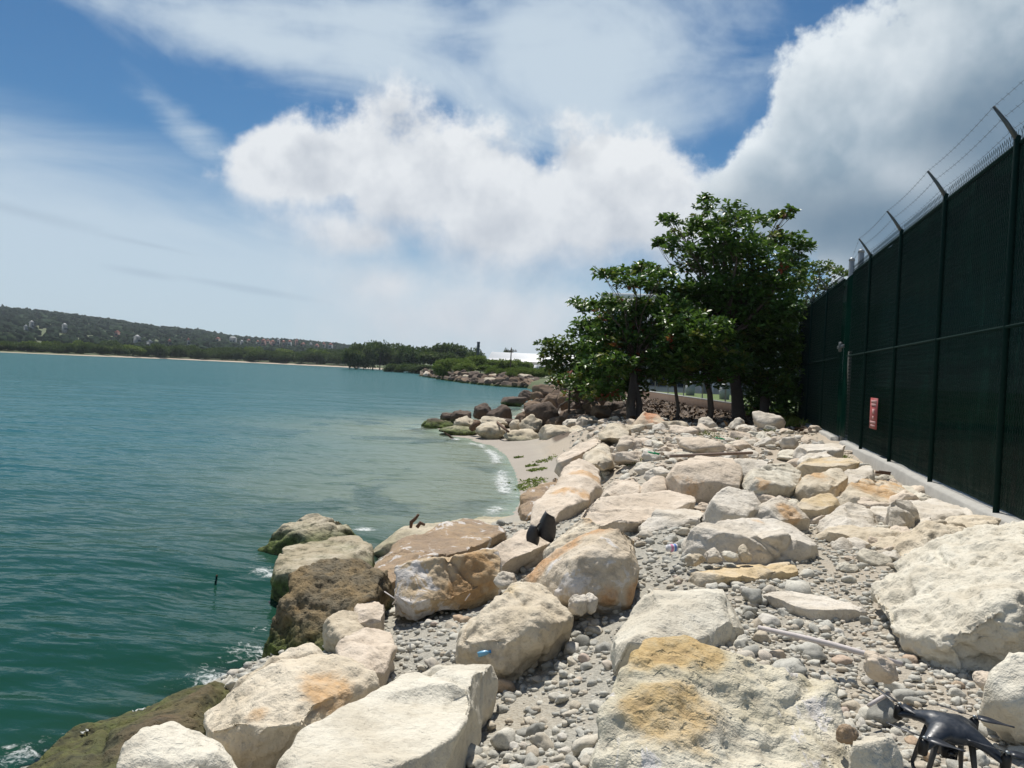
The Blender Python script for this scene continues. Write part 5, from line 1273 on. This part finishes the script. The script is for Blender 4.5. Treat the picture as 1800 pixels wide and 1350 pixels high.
def build_buildings():
    p = atd(1060, hor(1060), 54); zb = 0.1
    b = thing('white_building', 'white two-storey building seen through the trunks of the almond trees', 'building', (p.x, p.y, zb), YAW*0.6)
    MB().box((0, 0, -0.5), (18, 9, 6.2)).build('wall', M['white_wall'], b)
    MB().box((-0.4, -0.5, 6.2), (18.4, 9.4, 6.5)).build('roof', M['roof_white'], b)
    for x in (3.2, 4.5, 9.6, 12.4, 15): window(b, x, 0.35, 1.05, 0.75)
    for x in (1.0, 3.6, 6.4, 9.2, 12, 15): window(b, x, 3.6, 1.5, 1.3)
    d = MB().box((6.5, -0.5, -0.3), (6.62, -0.02, 1.1)).box((7.3, -0.5, -0.3), (7.42, -0.02, 1.1)).box((6.4, -0.6, 1.1), (7.5, -0.02, 1.25)).build('porch', M['white_wall'], b)
    MB().box((6.66, -0.03, -0.3), (7.26, -0.01, 1.0)).build('door', M['trim'], b)
    st = MB()
    for k in range(7): st.box((8.6+0.28*k, -1.0, -0.3), (8.88+0.28*k, -0.1, 1.2-0.2*k))
    st.build('steps', M['trim'], b)
    # lawn and low wall in front of it
    q0, q1 = atz(1095, 681, .3), atz(1330, 714, .3)
    dirn = (q1-q0).normalized(); L = (q1-q0).length
    w = thing('low_wall', 'low brown wall running along the lawn behind the trees', 'wall', (q0.x, q0.y, 0), math.atan2(dirn.y, dirn.x))
    MB().box((0, 0, -0.6), (L, 0.18, 0.26)).build('wall_body', M['brown_wall'], w); MB().box((-0.02, -0.03, 0.26), (L+0.02, 0.21, 0.30)).build('coping', M['concrete'], w)
    for k in range(9): MB().lathe([(0.025, 0.3), (0.025, 1.7)], 8).build('rail_post', M['galv'], w, (0.5+k*(L-1)/8, 0.09, 0))
    MB().tube([(0.5, .09, 1.68), (L-.5, .09, 1.68)], .012, 6).build('rail', M['galv'], w)
    n = Vector((-dirn.y, dirn.x, 0)); n = n if n.y > 0 else -n
    V = [q0+n*0.2, q1+n*0.2, q1+n*40+dirn*10, q0+n*40]; V = [Vector((v.x, v.y, 0.14)) for v in V]
    m, g, bs, out = new_mat('lawn_grass'); co = g.new('ShaderNodeTexCoord').outputs['Object']
    g.l.new(g.mix(g.noise(co, 3, 6), (0.06,0.11,0.02), (0.13,0.17,0.05)), bs.inputs['Base Color']); bs.inputs['Roughness'].default_value = .95
    tag(link('lawn', make_mesh('lawn', V, [(0,1,2,3)], m)), 'mown green lawn in front of the white building', kind='structure')
    for px, py, lab in ((1213, 691, 'grey litter bin on the lawn by the white porch'), (1273, 698, 'grey litter bin on the lawn right of the steps')):
        c = atz(px, py+4, .14); t = thing('litter_bin', lab, 'bin', c)
        MB().lathe([(.22,0),(.27,.6)], 12).build('body', M['trim'], t, smooth=True); MB().lathe([(.29,.6),(.28,.66),(.12,.74)], 12).build('lid', M['dark_steel'], t, smooth=True)
    # long white-roofed hall
    c = atd(862, hor(862), 165); b = thing('white_hall', 'long hall with a low white roof above the green trees', 'building', (c.x, c.y, 0), YAW-0.1)
    MB().box((0.4, 0, -.5), (24, 12, 3.1)).build('wall', plain('hall_wall', (0.45,0.46,0.47), .8, 0, .06, 1), b)
    rf = MB(); V = []; N = 9
    for x in (-.5, 25):
        for k in range(N+1): u = k/N; V.append((x, -1+14*u, 3.05+1.9*math.sin(math.pi*u)))
    F = [(k, k+1, N+1+k+1, N+1+k) for k in range(N)] + [tuple(range(N+1)), tuple(range(N+1, 2*N+2))[::-1]]
    rf.add(V, F).build('roof', M['roof_white'], b)
    for k in range(9): window(b, 2.2+2.4*k, 1.5, 1.1, .9)
    # chimney post, utility pole
    c = atd(839, hor(839), 215); t = thing('chimney_stack', 'thin dark chimney stack rising above the far trees', 'chimney', (c.x, c.y, 0))
    MB().lathe([(.45,0),(.4,8.1),(.46,8.2),(.46,8.5)], 10).build('stack', plain('dark_blue_steel', (.05,.07,.11), .6), t); MB().lathe([(.5,7.2),(.5,7.35)], 10).build('collar', M['dark_steel'], t)
    c = atd(897, hor(897), 122); t = thing('utility_pole', 'wooden utility pole with a crossarm in front of the white hall', 'utility pole', (c.x, c.y, 0))
    MB().tube([(0,0,-.3),(0,0,4.6)], [.11,.08], 8).build('pole', M['bark'], t); MB().box((-.9,-.06,4.0),(.9,.06,4.14)).build('crossarm', M['bark'], t)
    for s in (-.7, 0.35, .7): MB().lathe([(.05,0),(.07,.12),(.04,.2)], 8).build('insulator', M['trim'], t, (s, 0, 4.14))
    # parked white van
    c = atd(966, hor(966), 118); zz = 0.15; t = thing('parked_van', 'white van parked by the green bank left of the trees', 'van', (c.x, c.y, zz), YAW+.25)
    body = MB(); prof = [(-2.3,.35),(2.2,.35),(2.3,.9),(1.75,1.15),(1.2,1.85),(-2.2,1.9),(-2.3,1.2)]
    V = [(x, s, z) for s in (-.85, .85) for x, z in prof]; n = len(prof)
    body.add(V, [tuple(range(n))[::-1], tuple(range(n, 2*n))] + [(k, (k+1) % n, n+(k+1) % n, n+k) for k in range(n)]).build('body', plain('white_car_paint', (.7,.7,.7), .3, 0, .03), t)
    for x in (-1.4, 1.4):
        for s in (-.86, .86): MB().tube([(x, s-.1, .35), (x, s+.1, .35)], .34, 12).build('wheel', plain('tyre_rubber', (.02,.02,.02), .8), t)
    for x0, x1 in ((-1.9,-.7),(-.5,.6)): MB().box((x0,-.865,1.2),(x1,-.852,1.7)).build('side_window', M['glass'], t)
    MB().add([(1.72,-.7,1.2),(1.72,.7,1.2),(1.26,.7,1.8),(1.26,-.7,1.8)], [(0,1,2,3)]).build('windscreen', M['glass'], t, (.03,0,.02))
build_buildings()

def build_houses():
    rg = random.Random(5)
    roofs = [plain('roof_red', (.30,.11,.08), .8), plain('roof_grey', (.32,.32,.33), .8), plain('roof_pale', (.40,.40,.39), .8)]
    walls = [plain('house_white', (.24,.25,.25), .85), plain('house_cream', (.22,.18,.15), .85), plain('house_pinkish', (.22,.13,.11), .85)]
    spots = [(44,580,6,2,0),(54,573,6,2,0),(112,578,8,2,0),(205,588,5,0,2),(240,598,9,2,0),(262,603,6,1,0),(297,602,6,0,1),(330,602,5,0,0),(382,597,6,0,1),(408,600,16,2,0),(424,602,6,1,0),(436,600,6,0,1),(452,602,6,0,0),(462,604,7,0,2),(470,601,6,0,1),(478,606,7,0,2),(488,603,6,1,0),(497,605,8,0,1),(508,606,7,0,0),(520,605,6,0,2),(532,607,7,0,1),(545,606,6,1,0),(556,608,7,0,2),(568,608,6,0,1),(580,610,7,0,0)]
    for k, (px, py, w, ri, wi) in enumerate(spots):
        a = ang(px); best = None
        for r in np.linspace(500, 1490, 60):       # where this bearing meets the slope
            z = float(hill_h(np.array([a]), np.array([r]))[0]); e = math.atan2(z+6-CAMZ, r); want = azel(px, py)[1]
            if best is None or abs(e-want) < best[0]: best = (abs(e-want), r, z)
        r, z = best[1], best[2]; ww = w/FPX*r*.62
        t = thing('hillside_house', ('white' if wi == 0 else 'cream' if wi == 1 else 'pinkish') + ' house with a ' + ('red', 'grey', 'pale')[ri] + ' roof among the trees on the far hill', 'house', (r*math.sin(a), r*math.cos(a), z+3.0), -a+rg.uniform(-.4,.4), 'houses on the far hillside')
        h = rg.uniform(3.2, 6.2)
        MB().box((-ww/2, -3.5, -2), (ww/2, 3.5, h)).build('wall', walls[wi], t)
        MB().add([(-ww/2-.5,-4,h),(ww/2+.5,-4,h),(ww/2+.5,4,h),(-ww/2-.5,4,h),(-ww/2+1,0,h+2),(ww/2-1,0,h+2)], [(0,1,5,4),(2,3,4,5),(1,2,5),(3,0,4),(3,2,1,0)]).build('roof', roofs[ri], t)
        for j in range(2): MB().box((-ww*.3+j*ww*.4, -3.54, h*.4), (-ww*.3+j*ww*.4+1.4, -3.51, h*.4+1.5)).build('window', M['glass'], t)
build_houses()

# ------------------------------------------------------------------ drone on the stones
def build_drone():
    body_m = plain('drone_dark_shell', (0.022,0.027,0.036), 0.42, 0, 0.25, 40, spec=0.5); rub = plain('drone_black_motor', (0.008,0.008,0.009), 0.45, 0.2, .1, 30)
    blade_m = plain('drone_blade_plastic', (0.02,0.023,0.03), 0.4, 0, .1, 10); glass = plain('drone_lens', (.01,.01,.012), .08)
    legm = plain('drone_leg_plastic', (0.05,0.046,0.04), 0.5, 0, .1, 20)
    c = atd(1663, 1268, 2.30)
    t = thing('camera_drone', 'dark grey four-rotor drone standing on the gravel at the bottom right', 'drone', (c.x, c.y, c.z-0.17))
    t.rotation_euler = (R_(2), R_(4), YAW + R_(-9)); t.scale = (.88, .88, .88)
    A = 0.122; H = 0.17
    ends = [(-A, -A), (A, -A), (-A, A), (A, A)]
    # shell: dome and four swept arms fused into one skin
    bm = bmesh.new(); bmesh.ops.create_icosphere(bm, subdivisions=3, radius=1)
    for v in bm.verts: v.co = Vector((v.co.x*0.075, v.co.y*0.085, v.co.z*0.040 + H + 0.004))
    me = bpy.data.meshes.new('tmp'); bm.to_mesh(me); bm.free()
    mb = MB(); mb.add([v.co[:] for v in me.vertices], [tuple(p.vertices) for p in me.polygons])
    for x, y in ends:
        mb.tube([(x*.05, y*.05, H+.012), (x*.35, y*.35, H+.012), (x*.7, y*.7, H-.004), (x*1.0, y*1.0, H-.026)], [.052, .042, .026, .017], 12, flat=.62)
    o = mb.build('tmp', body_m)
    md = o.modifiers.new('r', 'REMESH'); md.mode = 'VOXEL'; md.voxel_size = .0045
    ms = o.modifiers.new('s', 'SMOOTH'); ms.factor = .6; ms.iterations = 14
    dg = bpy.context.evaluated_depsgraph_get(); dg.update()
    bme = bpy.data.meshes.new_from_object(o.evaluated_get(dg)); bpy.data.objects.remove(o)
    bme.polygons.foreach_set('use_smooth', np.ones(len(bme.polygons), bool)); bme.materials.clear(); bme.materials.append(body_m)
    link('body', bme, t)
    rots = [(2.55, .1), (-.12, .25), (2.1, -.1), (2.75, 0)]
    for k, (x, y) in enumerate(ends):
        MB().lathe([(.013,-.034),(.0155,-.03),(.0155,.006),(.012,.012),(.006,.016)], 16).build('motor', rub, t, (x, y, H-.01), smooth=True)
        p = link('propeller', MB().lathe([(.007,0),(.007,.006),(.003,.009)], 10).mesh('hub', M['galv'], True), t, (x, y, H+.006), (0, rots[k][1]*.3, rots[k][0]))
        for s in (0, math.pi):
            V = []; F = []
            for j in range(9):
                u = j/8; r = .008+.108*u; w = .012+.020*math.sin(min(1, u*1.25+.12)*math.pi)*(1-.35*u); tw = .35*(1-u)
                for q, zz in ((-w*.45, .0), (w*.55, 0.0)):
                    for th in (.0009, -.0009): V.append((r, q, q*tw+.004+.004*u+th))
            for j in range(8):
                a = j*4
                F += [(a, a+4, a+6, a+2), (a+1, a+3, a+7, a+5), (a, a+1, a+5, a+4), (a+2, a+6, a+7, a+3)]
            F += [(0, 2, 3, 1), (32, 33, 35, 34)]
            b = link('blade', make_mesh('blade', V, F, blade_m, True), p, (0,0,0), (0,0,s))
    for s in (-1, 1):
        x = .062*s
        MB().tube([(x*.85, -.045, H-.02), (x*1.12, -.058, .06), (x*1.25, -.062, .012), (x*1.28, -.045, .004), (x*1.28, .045, .004), (x*1.25, .062, .012), (x*1.12, .058, .06), (x*.85, .045, H-.02)], [.011,.008,.0065,.006,.006,.0065,.008,.011], 10).build('landing_leg', legm, t, smooth=True)
    cm = MB().box((-.022,-.03,H-.085),(.022,.012,H-.05)).build('camera', rub, t)
    MB().tube([(0,-.031,H-.067),(0,-.04,H-.067)], .013, 14).build('lens', glass, cm, smooth=True)
    MB().box((-.006,.0,H-.05),(.006,.01,H-.02)).build('gimbal_arm', M['galv'], t)
build_drone()

# ------------------------------------------------------------------ litter, sticks, weeds
def stick(name, label, cat, pts, r, mat, n=7):
    P = [Vector(p) for p in pts]; b = P[0].copy()
    o = MB().tube([p-b for p in P], r, n).build(name, mat, None, b, smooth=True); return tag(o, label, cat)
M['white_stick'] = plain('bleached_cane', (.52,.47,.45), .7, 0, .15, 30)
M['rusty_pipe'] = plain('rusty_pipe', (.25,.18,.14), .8, 0, .4, 20)
M['driftwood'] = plain('driftwood', (.13,.075,.045), .9, 0, .4, 30, .5)
def gz(px, py, z): q = atz(px, py, z); return Vector((q.x, q.y, z))
stick('white_cane', 'long thin whitish cane lying on the gravel at lower right', 'stick', [gz(1333,1103,-.10), gz(1400,1118,-.095), gz(1458,1132,-.085), gz(1520,1149,-.09), gz(1586,1168,-.10)], [.010,.012,.013,.012,.011], M['white_stick'])
stick('rusty_pipe', 'thin rusty pipe lying across the plateau behind the long block', 'pipe', [gz(1178,802,.0), gz(1250,799,.02), gz(1322,796,.03)], .022, M['rusty_pipe'])
stick('driftwood_stick', 'upright crooked twig on the brown slab by the water', 'driftwood', [atd(722,928,7.6), atd(723,918,7.6), atd(730,912,7.6), atd(736,904,7.6)], [.014,.02,.017,.012], M['driftwood'])
stick('driftwood_stick', 'short stump of wood right of the upright twig', 'driftwood', [atd(733,927,7.5), atd(739,919,7.5), atd(747,923,7.5)], [.018,.02,.012], M['driftwood'])
stick('driftwood_branch', 'bare dark branch poking from the water at the tip of the point', 'driftwood', [gz(797,772,-1.02), gz(788,765,-.92), gz(780,759,-.80)], [.035,.03,.012], M['driftwood'])
stick('driftwood_branch', 'straight bare branch lying on the pale boulders of the point', 'driftwood', [atd(874,742,23.0), atd(884,751,22.2), atd(894,759,21.6)], [.03,.04,.03], M['driftwood'])
stick('driftwood_branch', 'short dark branch between the two outer pale boulders', 'driftwood', [atd(828,754,23.5), atd(836,748,23.4), atd(842,741,23.5)], [.09,.12,.07], M['driftwood'])
stick('dark_stick', 'small dark stick floating upright in the near water', 'stick', [gz(381,1012,-1.05), gz(381,1012,-.93)], [.008,.010], M['driftwood'])
stick('pale_twig', 'short pale twig on the gravel left of the drone', 'twig', [gz(1527,1240,-.10), gz(1562,1219,-.09)], [.007,.008], M['white_stick'])
for k, (a, b) in enumerate([((676,1040),(694,1052)),((690,1062),(699,1050)),((722,1056),(723,1048)),((818,1055),(826,1044))]):
    o = stick('dry_straw', 'bleached straw among the pebbles below the brown-faced block', 'straw', [gz(*a,-.42), gz(*b,-.36)], [.004,.003], M['white_stick'], 5); o['group'] = 'dry straws'
def shell(name, label, cat, centre, w, h, bend, mat, rz, parts=None, lean=0.0):
    t = thing(name, label, cat, centre); t.rotation_euler = (lean, 0, rz); return t
def build_litter():
    blk = plain('black_rubber', (.018,.016,.018), .55, 0, .2, 20)
    c = atd(948, 948, 6.15)
    t = thing('black_plastic_scrap', 'curved black plastic scrap with a strap standing among the pebbles', 'plastic scrap', c, YAW)
    def cup(w, h, bend, n=10, m=8):
        V = []; F = []
        for s in (0, .006):
            for j in range(m+1):
                v = j/m; ww = w*(0.55+0.45*math.sin(math.pi*min(1, .25+.75*v)))
                for i in range(n+1):
                    u = i/n-.5; ww2 = ww*(1-.25*(v-.5)**2)
                    V.append((ww2*u, bend*(1-4*u*u)*(.4+.6*v) + s, h*v - h*.18*u))
        k = (n+1)*(m+1)
        for j in range(m):
            for i in range(n):
                a = j*(n+1)+i; F += [(a, a+1, a+n+2, a+n+1), (k+a, k+a+n+1, k+a+n+2, k+a+1)]
        for i in range(n): F += [(i, k+i, k+i+1, i+1), (m*(n+1)+i, m*(n+1)+i+1, k+m*(n+1)+i+1, k+m*(n+1)+i)]
        for j in range(m):
            a, b = j*(n+1), (j+1)*(n+1); F += [(a, b, k+b, k+a), (a+n, k+a+n, k+b+n, b+n)]
        return V, F
    V, F = cup(.15, .205, -.085); link('large_flap', make_mesh('large_flap', V, F, blk, True), t, (.045, 0, 0), (R_(-10), R_(6), R_(-18)))
    V, F = cup(.11, .13, -.06); link('small_flap', make_mesh('small_flap', V, F, blk, True), t, (-.055, -.02, -.03), (R_(-12), R_(8), R_(10)))
    MB().tube([(-.03,-.03,.085), (-.012,-.035,.12), (.0,-.03,.135)], .008, 6).build('strap', blk, t, smooth=True)
    # blue bottle neck, printed cup, small scraps
    hb = BVH.ray_cast(CAM, px_dir(852, 1152).normalized(), 9); c = (hb[0] + Vector((0, 0, .012))) if hb[0] is not None else atd(858, 1144, 3.72); t = thing('blue_bottle', 'pale blue plastic bottle lying at the tip of the long cream slab', 'bottle', c); t.rotation_euler = (0, R_(75), R_(20)); t.scale = (.7, .7, .7)
    bl = plain('blue_plastic', (.16,.38,.55), .25, 0, .1, 8); MB().lathe([(.018,-.05),(.02,-.02),(.018,.01),(.010,.028),(.009,.036)], 14).build('body', bl, t, smooth=True); MB().lathe([(.0115,.034),(.0115,.045)], 14).build('cap', plain('blue_cap', (.03,.22,.50), .4), t)
    c = atd(1181, 963, 5.2); t = thing('paper_cup', 'small white cup with pink and blue print among the pebbles', 'cup', c); t.rotation_euler = (0, R_(88), R_(30))
    MB().lathe([(.022,-.035),(.026,.035)], 14).build('cup_body', plain('white_paper', (.75,.73,.74), .7, 0, .05), t, smooth=True)
    MB().lathe([(.0241,-.014),(.0249,.002)], 14).build('pink_band', plain('pink_print', (.65,.25,.42), .7), t, smooth=True); MB().lathe([(.0254,.010),(.0262,.024)], 14).build('blue_band', plain('blue_print', (.12,.25,.62), .7), t, smooth=True)
    rg = random.Random(9); wp = plain('white_plastic_film', (.40,.41,.38), .6, 0, .2, 8); gp = plain('green_plastic', (.02,.35,.16), .5)
    for k, (px, py, dp, w) in enumerate([(316,1190,4.06,.08),(250,1226,3.85,.07),(222,1240,3.8,.06),(245,1252,3.65,.07),(150,1290,3.6,.06)]):
        ctr = atd(px, py, dp); d = px_dir(px, py).normalized(); hit = BVH.ray_cast(CAM, d, 8)
        if hit[0] is None: continue
        ctr = hit[0] + Vector((0, 0, .006))
        V = []; F = []; n = 7
        for i in range(n+1):
            u = i/n-.5; y = .02*math.sin(i*1.7+k)+.012*rg.random(); hw = w*.10*(1-abs(u))*rg.uniform(.4,1.2)
            for s in (-1, 1): V.append((w*u, y*.5+s*hw*1.6, .004+.008*rg.random()))
        for i in range(n): F.append((2*i, 2*i+2, 2*i+3, 2*i+1))
        o = link('plastic_film', make_mesh('plastic_film', V, F, wp), None, ctr, (0, 0, rg.random()*3))
        md = o.modifiers.new('t', 'SOLIDIFY'); md.thickness = .002
        tag(o, 'torn white plastic film stuck to the wet brown rock', 'plastic scrap', 'plastic scraps on the wet rock')
    for px, py, z, lab in ((1265,772,.0,'tiny green plastic scrap on the plateau'),(1148,798,-.02,'tiny green plastic scrap on the rubble above the pink stones')):
        c = gz(px, py, z+.02); tag(MB().box((-.06,-.03,0),(.02,.04,.02)).box((.01,-.02,.005),(.08,.02,.03)).build('plastic_scrap', gp, None, c, (0,.2,.4)), lab, 'plastic scrap')
    tag(MB().box((-.09,-.025,-.01),(.09,.025,.02)).box((-.05,-.02,.02),(.10,.015,.03)).build('wood_offcut', M['driftwood'], None, gz(1552,832,-.03), (0,.1,.5)), 'small reddish offcut of wood lying against the kerb', 'wood scrap')
build_litter()
def grass(name, label, spots, mat, rg, blade=.16, n=90, kind='stuff', flat=False):
    V = []; T = []
    cs = []; ds = []; ts = []
    for px, py, z, rad in spots:
        q = atz(px, py, z)
        for _ in range(n):
            a = rg.random()*6.283; r = rad*math.sqrt(rg.random()); x, y = q.x+r*math.cos(a), q.y+r*math.sin(a)
            cs.append((x, y, float(ground_h(np.array([x]), np.array([y]))[0])-.005)); e = rg.uniform(.1, .5) if flat else rg.uniform(.7, 1.5); b = rg.random()*6.283
            ds.append((math.cos(b)*math.cos(e), math.sin(b)*math.cos(e), math.sin(e))); ts.append(min(.88, rg.beta(2,2)))
    V, F, T = leaves(np.array(cs), np.array(ds), blade, blade*(.5 if flat else .09), rg, np.array(ts))
    tag(link(name, make_mesh(name, V, F, M[mat], False, {'tone': T})), label, 'grass' if 'grass' in name else 'seaweed', kind=kind)
rgx = np.random.default_rng(77)
grass('grass_patch', 'bright green grass patch at the end of the fence kerb', [(1392,747,-.05,.5),(1380,750,-.05,.4),(1398,740,-.05,.35),(1392,736,-.05,.3)], 'far_leaf2', rgx, .24, 160)
grass('grass_tufts', 'thin green grass tufts on the gravel plateau', [(1270,768,-.05,.35),(1282,768,-.05,.35),(1315,764,-.05,.3),(1328,765,-.05,.35),(1228,761,-.05,.25),(1352,757,-.05,.15),(1117,795,-.1,.12),(1490,806,-.08,.12),(1484,800,-.08,.1),(1240,760,-.05,.3)], 'far_leaf2', rgx, .10, 60)
grass('seaweed', 'green seaweed drying on the rubble at the back of the beach', [(935,835,-.8,.28),(930,842,-.82,.25),(940,828,-.78,.25),(960,800,-.75,.25),(945,815,-.8,.2),(935,812,-.85,.12),(912,802,-.93,.08),(890,845,-.97,.06),(882,846,-.97,.05)], 'far_leaf2', rgx, .07, 130, flat=True)

# ------------------------------------------------------------------ sea air
def build_haze():
    m = bpy.data.materials.new('sea_haze'); m.use_nodes = True; g = NT(m.node_tree); g.n.clear()
    out = g.new('ShaderNodeOutputMaterial'); v = g.new('ShaderNodeVolumePrincipled')
    v.inputs['Color'].default_value = (0.80, 0.90, 1.0, 1); v.inputs['Density'].default_value = 0.00013; v.inputs['Anisotropy'].default_value = 0.2
    g.l.new(v.outputs[0], out.inputs['Volume'])
    o = MB().box((-2700, -60, -8), (700, 2700, 190)).build('haze', m)
    tag(o, 'thin blue sea haze over the bay', kind='stuff')
build_haze()

def build_litterfall():
    rg = np.random.default_rng(5); n = 3000
    x = rg.uniform(-6, 2.2, n); y = rg.uniform(18.0, 38, n); ok = x > bank_x(y)+.2; x, y = x[ok], y[ok]; n = len(x); z = ground_h(x, y)+.01
    az = rg.random(n)*6.283; d = np.stack([np.cos(az), np.sin(az), rg.uniform(0, .5, n)], -1)
    V, F, T = leaves(np.stack([x, y, z], -1), d, .19, .10, rg, rg.random(n), 0)
    m, g, bs, out = new_mat('dry_fallen_leaves'); t = g.new('ShaderNodeAttribute', attribute_name='tone').outputs['Fac']
    g.l.new(g.ramp(t, [(0,(.03,.02,.012)),(.6,(.09,.055,.03)),(1,(.20,.13,.07))]), bs.inputs['Base Color']); bs.inputs['Roughness'].default_value = .9
    tag(link('fallen_leaves', make_mesh('fallen_leaves', V, F, m, False, {'tone': T})), 'dry brown leaves and litter on the soil under the trees', 'leaf litter', kind='stuff')
build_litterfall()
